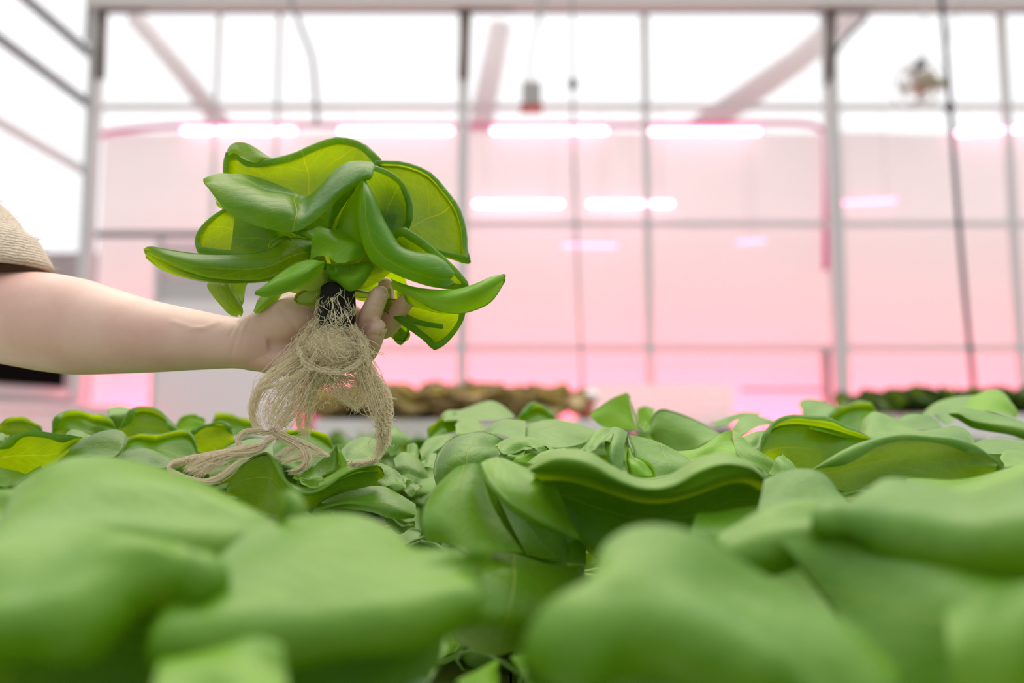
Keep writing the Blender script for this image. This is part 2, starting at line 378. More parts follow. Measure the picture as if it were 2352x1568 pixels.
# wavy front leaf: left lobe, valley and central hump
H([[(434, 348, -1), (438, 356, -1.1), (440, 364, -1.2)],
   [(520, 316, .6), (535, 380, -1.2), (545, 490, -2.2), (552, 520, -2)],
   [(610, 312, 1.4), (640, 400, -1), (655, 510, -2.6), (650, 580, -2.4)],
   [(690, 312, 2.4), (702, 345, 2.2), (725, 400, -.2), (745, 530, -3.1), (745, 622, -2.8)],
   [(800, 340, 2.6), (806, 395, 2.2), (822, 432, .2), (848, 545, -3.2), (845, 648, -3)],
   [(930, 390, 2.4), (932, 420, 2.1), (940, 445, .4), (948, 555, -2.9), (935, 662, -3)],
   [(1045, 442, 1.7), (1030, 510, -.2), (1015, 590, -2.4), (1005, 652, -2.7)],
   [(1120, 392, 1.2), (1110, 460, -.7), (1090, 550, -2.2), (1075, 618, -2.4)],
   [(1200, 312, 1.0), (1190, 390, -1.0), (1165, 490, -2.0), (1135, 570, -2.2)],
   [(1290, 245, 1.0), (1280, 330, -1.2), (1245, 420, -2.0), (1195, 505, -2.0)],
   [(1380, 232, 1.1), (1375, 290, -1.2), (1330, 370, -1.9), (1270, 430, -1.8)],
   [(1450, 240, 1.2), (1440, 285, -.8), (1400, 335, -1.5), (1350, 375, -1.4)]], m=44, n=24, path='bot', r=.0024, ang=170, sign=-1, swap=False, wob=.0006)
# its right half: an arch seen from below with a broad rolled rim
H([[(1170, 720, .6), (1230, 520, .8), (1330, 350, .4), (1400, 262, .6)],
   [(1260, 740, 1), (1350, 560, 1.8), (1420, 400, 1.8), (1480, 285, 1.6)],
   [(1400, 740, 1.4), (1470, 580, 2.4), (1530, 430, 2.6), (1570, 330, 2.4)],
   [(1480, 760, 1.4), (1550, 620, 2.6), (1610, 490, 3.0), (1640, 400, 2.8)],
   [(1540, 780, 1.4), (1600, 680, 2.4), (1660, 580, 2.8), (1685, 500, 2.6)],
   [(1580, 790, 1.4), (1620, 720, 2.2), (1665, 650, 2.4), (1690, 590, 2.2)]], path='fan', r=.0030, ang=200, wob=.0008)
# front right leaf: pointed tip, then a broad roll sweeping to the right
H([[(1392, 342, -1.2), (1340, 400, .2), (1290, 500, 1), (1240, 620, 1.4), (1150, 720, 1.2)],
   [(1394, 342, -1.3), (1362, 430, -1), (1342, 540, -.5), (1330, 650, 0), (1300, 740, .4)],
   [(1396, 342, -1.4), (1380, 450, -2.2), (1375, 580, -2.4), (1390, 710, -2.2), (1440, 830, -2.2), (1550, 900, -2.2), (1690, 965, -2.2), (1820, 997, -2), (1915, 965, -1.6)],
   [(1398, 342, -1.4), (1405, 450, -2.9), (1420, 590, -3.3), (1450, 710, -3.4), (1520, 800, -3.4), (1630, 870, -3.3), (1750, 920, -3), (1850, 945, -2.6), (1925, 940, -1.7)],
   [(1400, 342, -1.3), (1440, 440, -2.6), (1480, 580, -3), (1540, 700, -3.2), (1600, 770, -3.2), (1700, 825, -3), (1790, 860, -2.8), (1870, 900, -2.4), (1935, 925, -1.7)],
   [(1402, 344, -1.2), (1455, 430, -1.4), (1510, 560, -1.6), (1575, 670, -1.8), (1625, 745, -1.8), (1720, 785, -1.6), (1810, 800, -1.4), (1880, 840, -1.4), (1940, 910, -1.5)],
   [(1402, 346, -1), (1440, 430, .4), (1490, 560, .6), (1550, 680, .6), (1600, 780, .6), (1690, 830, .6), (1780, 850, .6), (1860, 890, .2), (1938, 912, -1.2)]],
  n=44, m=30, path='none', wob=.0006)
# right back leaf, glowing, dark rim
H([[(1420, 760, 1.6), (1500, 560, 3), (1500, 400, 4), (1470, 262, 4.4)],
   [(1440, 760, 1.6), (1580, 560, 3.4), (1620, 400, 4.6), (1630, 268, 5)],
   [(1460, 760, 1.6), (1640, 570, 3.6), (1740, 430, 5), (1780, 325, 5.4)],
   [(1480, 765, 1.6), (1680, 600, 3.6), (1810, 510, 5), (1880, 435, 5.4)],
   [(1500, 770, 1.6), (1720, 640, 3.4), (1860, 590, 4.8), (1950, 540, 5.2)],
   [(1510, 780, 1.6), (1740, 690, 3.2), (1880, 680, 4.4), (1985, 670, 4.8)],
   [(1520, 790, 1.6), (1760, 730, 3), (1890, 760, 4), (1990, 785, 4.2)],
   [(1520, 800, 1.6), (1760, 760, 2.8), (1890, 810, 3.6), (2010, 850, 3.6)]], r=.0028, ang=200, wob=.0007)
# dark rimmed leaf under it
H([[(1500, 800, 1), (1560, 720, 1.2), (1610, 660, 1), (1650, 645, .8)],
   [(1500, 800, 1), (1600, 740, 1.4), (1680, 710, 1.4), (1740, 700, 1)],
   [(1500, 810, 1), (1640, 780, 1.4), (1760, 780, 1.4), (1840, 785, 1.1)],
   [(1500, 820, 1), (1680, 830, 1.3), (1830, 850, 1.4), (1930, 870, 1.1)],
   [(1500, 840, 1), (1700, 880, 1.2), (1870, 920, 1.3), (1990, 940, 1)],
   [(1500, 860, 1), (1700, 930, 1.2), (1860, 980, 1.2), (2020, 985, .9)]], r=.0027, ang=210, wob=.0006)
# long right tongue reaching towards us, its lower side
H([[(1560, 940, .3), (1680, 995, -1.4), (1800, 1005, -2.2), (1950, 995, -2.6), (2080, 968, -2.6), (2170, 938, -2.4), (2238, 926, -2.2)],
   [(1560, 960, .2), (1690, 1020, -2), (1820, 1050, -3), (1960, 1040, -3.6), (2090, 1000, -3.6), (2185, 958, -3), (2247, 932, -2.3)],
   [(1570, 980, .2), (1700, 1050, -1.8), (1830, 1100, -2.9), (1970, 1105, -3.4), (2100, 1060, -3.4), (2190, 1005, -2.9), (2250, 942, -2.3)],
   [(1570, 1000, .3), (1720, 1075, -1.4), (1850, 1130, -2.4), (1960, 1143, -2.8), (2060, 1122, -2.8), (2160, 1072, -2.6), (2245, 955, -2.2)]], BRIGHT, path='fan', r=.0010, ang=170, sign=-1, wob=.0008)
H([[(1600, 1000, .8), (1690, 1050, -.4), (1850, 1130, -1.8), (1950, 1140, -2.2), (2050, 1125, -2.4)],
   [(1600, 1030, 1), (1680, 1085, .2), (1830, 1140, -.8), (1950, 1150, -1.2), (2040, 1135, -2)],
   [(1600, 1060, 1), (1680, 1105, .8), (1820, 1135, .2), (1950, 1145, -.4), (2035, 1138, -1.4)]], path='none')
# drooping leaf at the lower right
H([[(1520, 1060, 1.4), (1700, 1080, 2), (1850, 1100, 2), (2000, 1120, 1.6)],
   [(1520, 1080, 1.4), (1690, 1120, 2.2), (1850, 1170, 2.4), (1985, 1195, 2)],
   [(1520, 1100, 1.4), (1690, 1170, 2.2), (1830, 1230, 2.4), (1940, 1265, 2)],
   [(1520, 1120, 1.4), (1690, 1210, 2), (1800, 1280, 2.2), (1880, 1325, 1.8)],
   [(1520, 1130, 1.4), (1680, 1235, 1.8), (1760, 1300, 1.9), (1825, 1365, 1.5)]], r=.0030, ang=200, wob=.0006)
# left long folded tongue
H([[(1080, 700, .6), (960, 690, .2), (880, 738, -.8), (800, 775, -1.4), (600, 788, -2.4), (400, 783, -3), (250, 768, -3.2), (110, 752, -3.2), (78, 765, -3.2)],
   [(1085, 740, .4), (960, 740, -.6), (880, 775, -1.8), (790, 805, -2.5), (600, 820, -3.4), (400, 810, -3.9), (250, 785, -3.8), (120, 760, -3.4), (78, 767, -3.2)],
   [(1090, 780, .4), (970, 800, -1), (890, 840, -2.2), (790, 870, -2.9), (600, 880, -3.8), (420, 868, -4.2), (270, 825, -4), (140, 785, -3.5), (80, 770, -3.2)],
   [(1100, 820, .4), (980, 850, -.8), (880, 905, -1.9), (780, 935, -2.5), (600, 935, -3.3), (450, 920, -3.6), (340, 885, -3.5), (180, 815, -3.3), (82, 774, -3.2)],
   [(1100, 850, .6), (980, 885, 0), (880, 925, -.9), (780, 940, -1.5), (600, 945, -2.4), (450, 925, -2.8), (330, 880, -2.9), (200, 825, -3), (84, 780, -3.2)]],
  n=40, m=28, path='top', r=.0012, ang=170, sign=-1, wob=.0006)
H([[(1100, 860, .8), (980, 890, .2), (880, 915, -.6), (780, 925, -1.2), (600, 930, -2.2), (450, 905, -2.7), (330, 870, -2.8), (200, 815, -3), (82, 776, -3.2)],
   [(1100, 880, .8), (980, 920, .2), (880, 940, -.8), (780, 955, -1.5), (600, 955, -2.6), (450, 942, -3.1), (330, 915, -3.2), (200, 868, -3.2), (86, 795, -3.2)],
   [(1100, 890, 1), (980, 940, .5), (880, 955, -.4), (780, 968, -1), (600, 974, -2), (450, 965, -2.6), (330, 938, -2.8), (200, 888, -3), (92, 815, -3.2)]],
  n=36, m=14, path='bot', r=.0008, ang=160, sign=-1, wob=.0005)
# left back leaf, glowing, with dark rim
H([[(900, 760, 1), (780, 780, 1.8), (600, 800, 2.4), (430, 790, 2.4)],
   [(900, 750, 1), (760, 740, 2), (580, 740, 2.9), (415, 735, 2.8)],
   [(900, 740, 1), (760, 700, 2.2), (580, 670, 3.2), (430, 665, 3)],
   [(900, 730, 1), (760, 660, 2.2), (600, 605, 3.2), (490, 590, 3.1)],
   [(900, 720, 1), (780, 620, 2.2), (660, 550, 3), (580, 525, 3)],
   [(900, 710, 1), (800, 590, 2), (720, 510, 2.6), (660, 490, 2.6)]], r=.0026, ang=210, wob=.0006)
H([[(1080, 720, .9), (900, 640, 1.2), (750, 570, 1.4), (625, 560, 1.6)],
   [(1080, 740, .9), (900, 690, 1.1), (750, 650, 1.3), (608, 650, 1.6)],
   [(1080, 760, .9), (900, 740, 1), (750, 740, 1.2), (606, 730, 1.5)],
   [(1080, 780, .9), (900, 800, .9), (750, 810, 1), (610, 800, 1.4)]], path='none', wob=.0008)
H([[(830, 760, .2), (850, 730, -.4), (890, 700, -.8), (940, 690, -.8), (962, 710, -.8)],
   [(840, 780, 0), (870, 745, -.8), (910, 715, -1.1), (945, 710, -1.1), (958, 722, -1)]], path='top', r=.0008, wob=.0004, n=18, m=8)
H([[(700, 560, 3), (600, 520, 3.4), (530, 490, 3.4), (500, 455, 3.2)],
   [(700, 600, 3), (620, 560, 3.4), (560, 535, 3.4), (520, 500, 3.2)]], path='none', n=14, m=8)
# hanging pair at the lower left
H([[(560, 880, .6), (470, 950, -.6), (455, 985, -.9), (485, 1040, -1), (540, 1100, -1), (600, 1155, -1), (640, 1166, -.8)],
   [(590, 880, .4), (500, 950, -1.2), (500, 990, -1.6), (535, 1040, -1.7), (585, 1095, -1.7), (625, 1145, -1.5), (648, 1164, -.9)],
   [(630, 880, .4), (560, 950, -1.3), (565, 990, -1.8), (595, 1040, -1.9), (630, 1095, -1.8), (652, 1140, -1.5), (655, 1162, -.9)],
   [(670, 880, .6), (610, 950, -.6), (615, 1000, -1.1), (645, 1060, -1.2), (668, 1110, -1.1), (670, 1145, -.9), (660, 1162, -.8)]], path='none', wob=.0005)
H([[(700, 900, 1.2), (600, 975, .4), (602, 1000, .1), (640, 1060, -.3), (668, 1100, -.6)], [(720, 910, 1.2), (660, 985, .6), (660, 1020, .3), (665, 1060, 0), (672, 1095, -.5)],
   [(740, 920, 1.2), (694, 985, .8), (690, 1020, .6), (684, 1055, .2), (676, 1090, -.4)]], BRIGHT, path='none', n=18, m=10)
# short bright tongue in front
H([[(1160, 832, -2.2), (1090, 832, -2.8), (1000, 852, -3.4), (900, 902, -3.8), (820, 958, -4), (742, 1012, -4)],
   [(1162, 840, -2.3), (1100, 860, -3.6), (1010, 898, -4.4), (900, 950, -4.8), (820, 990, -4.7), (742, 1018, -4.1)],
   [(1162, 850, -2.3), (1110, 890, -3.6), (1020, 945, -4.3), (910, 1000, -4.6), (820, 1025, -4.5), (744, 1024, -4.1)],
   [(1160, 870, -2.2), (1080, 960, -2.6), (1000, 1002, -3.2), (900, 1042, -3.6), (810, 1052, -3.8), (746, 1032, -4)]], BRIGHT, path='top', r=.0009, ang=160, sign=-1, wob=.0007)
H([[(1150, 860, -1.8), (1180, 930, -.8), (1220, 985, 0)], [(1080, 950, -2.2), (1150, 980, -1), (1215, 1000, 0)], [(1000, 1000, -2.6), (1100, 1010, -1.2), (1210, 1010, .1)]], PALE, path='none', n=16, m=10)
# rolled pale stubs behind the wrist
H([[(900, 960, 1.8), (820, 1020, 1), (765, 1060, .4), (738, 1135, .2)], [(920, 990, 1.6), (850, 1050, .4), (790, 1100, -.2), (752, 1145, 0)],
   [(930, 1010, 1.8), (880, 1070, 1), (830, 1100, .6), (790, 1130, .4)]], BRIGHT, path='none', n=18, m=10)
H([[(1180, 960, .2), (1080, 1000, -.6), (1000, 1040, -1), (985, 1070, -1)], [(1190, 985, .2), (1110, 1040, -.8), (1040, 1085, -1.3), (1010, 1085, -1.2)],
   [(1200, 1000, .3), (1140, 1050, -.4), (1110, 1090, -.6), (1080, 1095, -.6)]], PALE, path='fan', r=.0008, ang=180, n=18, m=10)
# heart: pale inner leaves cupped round the stem
for i, L in enumerate([
    [[(1240, 990, .6), (1150, 950, .4), (1020, 870, .6), (960, 800, .9)], [(1240, 985, .6), (1170, 920, 0), (1080, 820, 0), (1040, 740, .6)], [(1240, 980, .6), (1200, 880, .2), (1150, 760, .2), (1130, 690, .7)]],
    [[(1250, 985, .6), (1330, 900, .4), (1420, 790, .5), (1440, 700, .9)], [(1250, 990, .6), (1380, 940, .2), (1490, 850, .4), (1540, 760, .9)], [(1250, 1000, .6), (1400, 1000, .3), (1530, 930, .5), (1600, 860, 1)]],
    [[(1250, 1000, .7), (1350, 1010, .5), (1460, 1010, .8), (1560, 980, 1.2)], [(1250, 1010, .7), (1350, 1040, .4), (1470, 1060, .8), (1560, 1060, 1.3)]],
    [[(1230, 1000, .6), (1100, 980, .2), (960, 950, .4), (840, 900, .8)], [(1230, 1005, .6), (1100, 1030, 0), (960, 1020, .3), (850, 970, .8)]],
    [[(1250, 960, .8), (1200, 850, 1.2), (1190, 750, 1.4), (1200, 640, 1.2)], [(1260, 960, .8), (1300, 850, 1), (1350, 750, 1.2), (1370, 650, 1.2)], [(1270, 960, .8), (1400, 880, 1.2), (1480, 800, 1.4), (1540, 720, 1.4)]]]):
    H(L, PALE if i in (2, 3) else LEAF, path='none', n=26, m=18, wob=.0024)
H([[(1240, 900, 1.4), (1050, 760, 2), (980, 640, 2.6), (1000, 520, 3)], [(1245, 900, 1.2), (1150, 740, 1.8), (1120, 620, 2.4), (1120, 500, 3)], [(1250, 900, 1.2), (1300, 740, 1.8), (1310, 620, 2.4), (1300, 500, 3)], [(1255, 900, 1.4), (1450, 800, 2), (1560, 700, 2.6), (1600, 560, 3)]], path='none', wob=.0015)
H([[(1240, 980, 1.2), (1050, 900, 1.6), (850, 860, 2), (700, 850, 2.2)], [(1240, 990, 1.4), (1050, 960, 2), (880, 950, 2.2), (760, 930, 2.4)]], path='none', wob=.0015)
H([[(1074, 836, -1.0), (1085, 740, -.4), (1110, 640, .8)], [(1128, 812, -1.7), (1135, 735, -.8), (1155, 640, .6)], [(1188, 818, -2.1), (1200, 730, -1.2), (1215, 640, .5)], [(1240, 843, -2.2), (1270, 740, -1.3), (1290, 640, .5)],
   [(1312, 832, -2.0), (1340, 740, -1.1), (1350, 660, .6)], [(1390, 812, -1), (1405, 740, -.2), (1405, 680, .8)]], BRIGHT, path='none', m=26, n=18, wob=.0012)
H([[(1170, 850, .2), (1165, 920, -.3), (1218, 982, -.1)], [(1240, 860, -.1), (1232, 930, -1.2), (1238, 992, -.4)], [(1330, 858, -.3), (1332, 940, -1.7), (1326, 1010, -.9)], [(1405, 850, 0), (1425, 905, -1.1), (1398, 968, -.7)], [(1452, 850, .6), (1462, 880, .2), (1446, 915, 0)]], BRIGHT, path='none', m=26, n=18, wob=.0012)
H([[(1192, 866, -1.2), (1180, 900, -1.8), (1204, 940, -1.2)], [(1228, 856, -1.4), (1240, 900, -2.1), (1214, 946, -1.4)]], LEAF, path='none', n=14, m=8, wob=.0008)
H([[(880, 650, 2.2), (950, 630, 2.2), (1060, 600, 2.2)], [(880, 740, 2.2), (960, 750, 2.2), (1060, 740, 2.2)]], LEAF, path='none', n=14, m=8)
H([[(1232, 990, -.1), (1130, 975, -.6), (1010, 950, -.4), (930, 930, -.2)], [(1232, 985, -.2), (1150, 930, -1.2), (1050, 890, -.8), (960, 870, -.4)], [(1236, 980, -.1), (1180, 900, -1.2), (1100, 850, -1), (1030, 810, -.5)]], PALE, path='none', n=22, m=14, wob=.0018)
H([[(1262, 1000, .4), (1360, 960, 2), (1480, 900, 3.4), (1640, 900, 4.2)], [(1266, 1010, .6), (1380, 1020, 2.6), (1500, 1000, 4.8), (1660, 980, 5.4)], [(1268, 1020, .8), (1370, 1070, 3), (1480, 1090, 5.4), (1600, 1100, 6), (1680, 1070, 6)]], path='none', wob=.0014)
# bits of leaf and a cut stalk behind the fingers
st = MB()
pts = cr([P(*full('A', x, y), (HD + d) / 100) for x, y, d in ((1638, 1160, 1.9), (1690, 1188, 1.6), (1760, 1210, 1.2), (1872, 1228, .9))], 14)
st.tube(pts, [.0022, .0022, .0022, .0022, .0022, .0021, .0021, .0020, .0020, .0019, .0019, .0018, .0018, .0017], 10)
tag(st.build('leaf_stalk', LEAF, held), 'cut green leaf stalk')
H([[(1500, 1140, 5.2), (1560, 1200, 5.0), (1620, 1200, 4.8), (1670, 1215, 4.6)], [(1500, 1180, 5.2), (1550, 1240, 4.6), (1600, 1260, 4.4), (1660, 1270, 4.3)], [(1500, 1220, 5.4), (1540, 1262, 5.1), (1590, 1290, 4.9), (1640, 1312, 4.8)]], path='fan', r=.0014, ang=200, n=18, m=12, wob=.0012)
H([[(1560, 1230, 4.8), (1590, 1270, 4.6), (1600, 1300, 4.5)], [(1600, 1230, 4.4), (1625, 1270, 4.1), (1630, 1312, 4.2)], [(1640, 1240, 4.6), (1665, 1270, 4.4), (1660, 1300, 4.4)]], path='fan', r=.0012, ang=180, n=14, m=10)
# the black growing plug
pm = MB(); top = P(772, 652, .556); bot = P(770, 748, .552); ax = bot - top
K, S = 16, 40
for i in range(K + 1):
    for j in range(S):
        a = 2 * math.pi * j / S; t = i / K
        q = top + ax * t
        rr = .0118 + .0012 * math.sin(3 * a + 1) + .0010 * t
        if t < .12: rr *= .75 + 2 * t
        if t > .92: rr *= 1 - (t - .92) * 3
        w = np.array([math.cos(a), math.sin(a), 0]) * rr
        nn = noise.noise(Vector((q + w) * 320)) * .0010
        pm.v.append(tuple(q + w * (1 + nn / rr))); pm.uv.append((0, 0))
for i in range(K):
    for j in range(S): pm.f.append((i * S + j, i * S + (j + 1) % S, (i + 1) * S + (j + 1) % S, (i + 1) * S + j))
pm.f.append(tuple(range(S))); pm.f.append(tuple(K * S + j for j in range(S)))
tag(pm.build('root_plug', PLUG, held), 'black growing plug')

# ------------------------------------------------------------------ roots
RV, RF, RO = [], [], [0]
def strand(pts, rad, sides=4):
    k = len(pts); r = rad * np.concatenate([[1] * (k - 4), [.9, .75, .5, .2]]) if k > 6 else np.full(k, rad)
    v, f = tube(pts, r, sides, False)
    RV.extend(v); b = RO[0]; RF.extend([tuple(b + i for i in q) for q in f]); RO[0] += len(v)
def bundle(tg, guide, n, rad=.00017, wander=1.0, nseg=30, lenvar=.12, start=0.0):
    """guide: (x, y, depth cm, spread in that view's pixels)"""
    s = TAGS[tg][2]
    g = np.array([[*full(tg, q[0], q[1]), q[2], q[3] / s] for q in guide], float)
    for _ in range(n if n < 10 else int(n * 1.5)):
        o = rng.normal(0, .68, 3); L = 1 - rng.uniform(0, lenvar) if lenvar else 1; st_ = rng.uniform(0, start) if start else 0
        ph = rng.uniform(0, 6.28, 6); fr = rng.uniform(2, 6, 3)
        pts = []
        kk = len(g)
        tt = np.linspace(st_, L, nseg) * (kk - 1)
        q3 = [];
        for q in g:
            q3.append(P(q[0] + o[0] * q[3], q[1] + o[1] * q[3] * .8, (q[2] + o[2] * q[3] * .03) / 100))
        c = cr(np.array(q3), nseg * 2)
        c = c[int(st_ * nseg * 2):max(int(L * nseg * 2), 8):2]
        u = np.linspace(0, 1, len(c))
        w = np.stack([np.sin(fr[k] * 2 * u + ph[k]) * .8 + np.sin(fr[k] * 6 * u + ph[k + 3]) * .45 + np.sin(fr[k] * 15 * u + ph[k + 3] * 3) * .18 for k in range(3)], 1) * wander * .0013
        w += rng.normal(0, .00012, w.shape)
        strand(c + w, rad * rng.uniform(.6, 1.35))
# the ball under the plug: tangled strands wound on a rounded mass
BC = P(768, 800, .552); px = .552 / FPX
# solid core added inside the ball to reflect light into its gaps
cv, cf = [], []; nc = 26
for i in range(nc + 1):
    ph_ = math.pi * i / nc
    for j in range(nc):
        t_ = 2 * math.pi * j / nc; u = np.array([math.sin(ph_) * math.cos(t_), math.sin(ph_) * math.sin(t_), math.cos(ph_)])
        k_ = .86 + .06 * noise.noise(Vector(u * 3)) + .05 * noise.noise(Vector(u * 9)); wd_ = 1 - .42 * max(u[2], 0)
        cv.append((BC + np.array([u[0] * 76 * px * wd_, u[1] * .021, u[2] * 58 * px]) * k_).tolist())
for i in range(nc):
    for j in range(nc): cf.append((i * nc + j, (i + 1) * nc + j, (i + 1) * nc + (j + 1) % nc, i * nc + (j + 1) % nc))
b_ = RO[0]; RV.extend(cv); RF.extend([tuple(b_ + q for q in f) for f in cf]); RO[0] += len(cv)
for _ in range(560):
    a = rng.normal(size=3); a /= np.linalg.norm(a); b = np.cross(a, rng.normal(size=3)); b /= np.linalg.norm(b); c = np.cross(a, b) * rng.uniform(.3, 1)
    th = np.linspace(0, rng.uniform(1.2, 4.2), 20) + rng.uniform(0, 6.28); lat = rng.uniform(-.8, .8)
    u = a[None] * lat + math.sqrt(1 - lat * lat) * (np.cos(th)[:, None] * b + np.sin(th)[:, None] * c)
    u += rng.normal(0, .015, u.shape) + .16 * np.sin(th * rng.uniform(1, 3) + rng.uniform(0, 6))[:, None] * rng.normal(size=3)
    f = rng.uniform(.86, 1.04)
    z = u[:, 2]
    wid = np.where(z > 0, 1 - .42 * z, 1.0)
    pts = BC + np.stack([u[:, 0] * 76 * px * wid * f, u[:, 1] * .021 * f, z * 60 * px * f], 1)
    strand(pts, .00016 * rng.uniform(.6, 1.5))
# fine roots over the plug
for _ in range(80):
    a = rng.uniform(math.pi * .95, math.pi * 2.05); t0 = rng.uniform(.15, .8); t1 = min(1.15, t0 + rng.uniform(.15, .6)); da = rng.normal(0, 1.3)
    pts = []
    for t in np.linspace(t0, t1, 12):
        aa = a + da * (t - t0) + .2 * math.sin(9 * t + a * 5)
        pts.append(top + ax * t + np.array([math.cos(aa), math.sin(aa), 0]) * (.0132 + .0014 * math.sin(14 * t + 3 * a)))
    strand(np.array(pts), .00018 * rng.uniform(.5, 1.7))
for x0, y0, x1, y1 in ((763, 682, 757, 738), (776, 690, 785, 735), (760, 684, 772, 752), (790, 715, 812, 760)):
    strand(cr([P(x0, y0, .539), P((x0 + x1) / 2 + 3, (y0 + y1) / 2, .536), P(x1, y1, .536)], 16), .0004)
bundle('F', [(735, 735, 55.6, 10), (712, 765, 55.2, 14), (690, 800, 54.8, 16), (665, 830, 54.4, 16), (640, 852, 54, 12)], 70, lenvar=.4)
bundle('F', [(720, 790, 55, 14), (688, 820, 54.4, 16), (646, 850, 53.8, 16), (606, 882, 53.8, 12), (586, 918, 54.0, 8), (581, 952, 54.3, 7), (596, 984, 54.4, 6), (618, 998, 54.4, 4)], 34)
bundle('F', [(735, 800, 55, 18), (705, 845, 54.2, 24), (668, 880, 54, 30), (640, 920, 54, 30), (622, 960, 54.2, 20), (619, 998, 54.4, 5)], 42)
bundle('F', [(750, 800, 55, 18), (728, 850, 54.2, 20), (702, 895, 54, 22), (675, 940, 54.2, 18), (645, 975, 54.3, 13), (622, 1002, 54.4, 4)], 28)
bundle('F', [(735, 800, 53.6, 5), (700, 850, 53.2, 4), (650, 878, 53.2, 4), (600, 893, 53.4, 3), (578, 899, 53.6, 2)], 26, wander=.4)
bundle('F', [(755, 820, 54.6, 14), (725, 865, 54, 12), (703, 915, 54.2, 10), (691, 965, 54.4, 8), (697, 1012, 54.6, 4)], 20)
bundle('F', [(765, 825, 54.6, 14), (738, 865, 54.2, 12), (718, 905, 54.4, 9), (712, 950, 54.6, 6), (704, 992, 54.7, 5), (700, 1014, 54.8, 3)], 30)
bundle('F', [(770, 830, 55, 16), (745, 860, 55, 14), (724, 890, 55, 10), (712, 935, 55, 6)], 26)
bundle('F', [(740, 830, 55, 24), (745, 862, 55, 22), (772, 885, 55, 20), (800, 912, 55, 14), (814, 943, 55, 5)], 34)
bundle('F', [(830, 835, 55, 18), (832, 870, 55, 18), (822, 910, 55, 14), (814, 945, 55, 5)], 44)
bundle('F', [(712, 860, 55.2, 14), (760, 868, 55.2, 14), (815, 872, 55.2, 14), (850, 890, 55, 10)], 26)
bundle('F', [(815, 800, 55, 14), (836, 835, 54.6, 14), (853, 878, 54.3, 16), (866, 920, 54.3, 18), (875, 958, 54.4, 13), (880, 990, 54.5, 8), (878, 1018, 54.6, 8), (868, 1043, 54.7, 8), (850, 1064, 54.8, 6)], 105)
bundle('F', [(848, 860, 54.6, 10), (876, 888, 54.3, 9), (893, 925, 54.4, 5), (894, 962, 54.5, 4), (890, 1000, 54.6, 4), (894, 1030, 54.7, 3)], 34)
bundle('F', [(700, 850, 54, 30), (690, 885, 54, 34), (660, 915, 54.4, 30)], 24)
bundle('F', [(806, 755, 54.6, 10), (828, 785, 54.2, 9), (838, 815, 54, 9), (848, 855, 54.2, 10)], 60)
bundle('F', [(690, 805, 53.9, 5), (715, 840, 53.2, 5), (765, 856, 53.0, 5), (815, 842, 53.2, 5), (842, 806, 53.8, 5)], 12, wander=.6)
def net(poly, n, d, length=(12, 40), down=.5):
    """short roots crossing in every direction inside an outline: the felted web"""
    P2 = np.array(poly, float); lo, hi = P2.min(0), P2.max(0); k = 0
    while k < n:
        X, Y = rng.uniform(lo[0], hi[0]), rng.uniform(lo[1], hi[1]); c = False
        for (x0, y0), (x1, y1) in zip(P2, np.roll(P2, -1, 0)):
            if (y0 > Y) != (y1 > Y) and X < (x1 - x0) * (Y - y0) / (y1 - y0) + x0: c = not c
        if not c: continue
        k += 1; a = rng.uniform(0, 6.28); L = rng.uniform(*length); q = []; z = d + rng.normal(0, .35)
        for i in range(9):
            q.append(P(X, Y, (z + .1 * math.sin(i + a)) / 100)); a += rng.normal(0, .35); X += math.cos(a) * L / 8; Y += (math.sin(a) * (1 - down) + down * .7) * L / 8
        strand(cr(np.array(q), 12), .00012 * rng.uniform(.7, 1.5))
net([(690, 760), (740, 735), (800, 735), (845, 780), (850, 840), (800, 860), (730, 860), (680, 830)], 160, 53.3, (14, 50), .1)
net([(660, 840), (720, 850), (740, 900), (660, 980), (620, 995), (590, 960), (590, 910)], 200, 54.0)
net([(715, 855), (840, 850), (850, 900), (815, 945), (790, 905), (730, 900)], 330, 54.8, (10, 32), .3)
net([(830, 840), (860, 860), (895, 930), (890, 990), (868, 990), (850, 900)], 260, 54.0, (10, 36), .5)
for _ in range(46):   # stray single roots
    q = [(rng.uniform(640, 880), rng.uniform(800, 930))]; dx = rng.normal(0, 14); dy = rng.uniform(6, 26)
    bundle('F', [(q[0][0], q[0][1], 54, 2), (q[0][0] + dx, q[0][1] + dy, 53.8, 2), (q[0][0] + dx * 2.2, q[0][1] + dy * rng.uniform(.8, 2), 53.8, 2)], 1, nseg=12)
for _ in range(60):   # short side roots on the thick right bundle and the tail
    t = rng.uniform(0, 1); X, Y = (855 + 28 * t + rng.normal(0, 8), 870 + 150 * t)
    sx = rng.choice([-1, 1]); bundle('F', [(X, Y, 54.3, 1), (X + sx * 10, Y + 9, 54.2, 1), (X + sx * rng.uniform(12, 24), Y + rng.uniform(4, 30), 54.2, 2)], 1, nseg=10, rad=.0002)
bundle('F', [(836, 790, 53.6, 1), (862, 808, 53.4, 1), (880, 815, 53.4, 1), (897, 831, 53.5, 1)], 2, nseg=14)
bundle('F', [(684, 798, 53.4, 1), (700, 834, 53.2, 1), (735, 851, 53.2, 1), (762, 845, 53.2, 2)], 5, rad=.0004, lenvar=0)
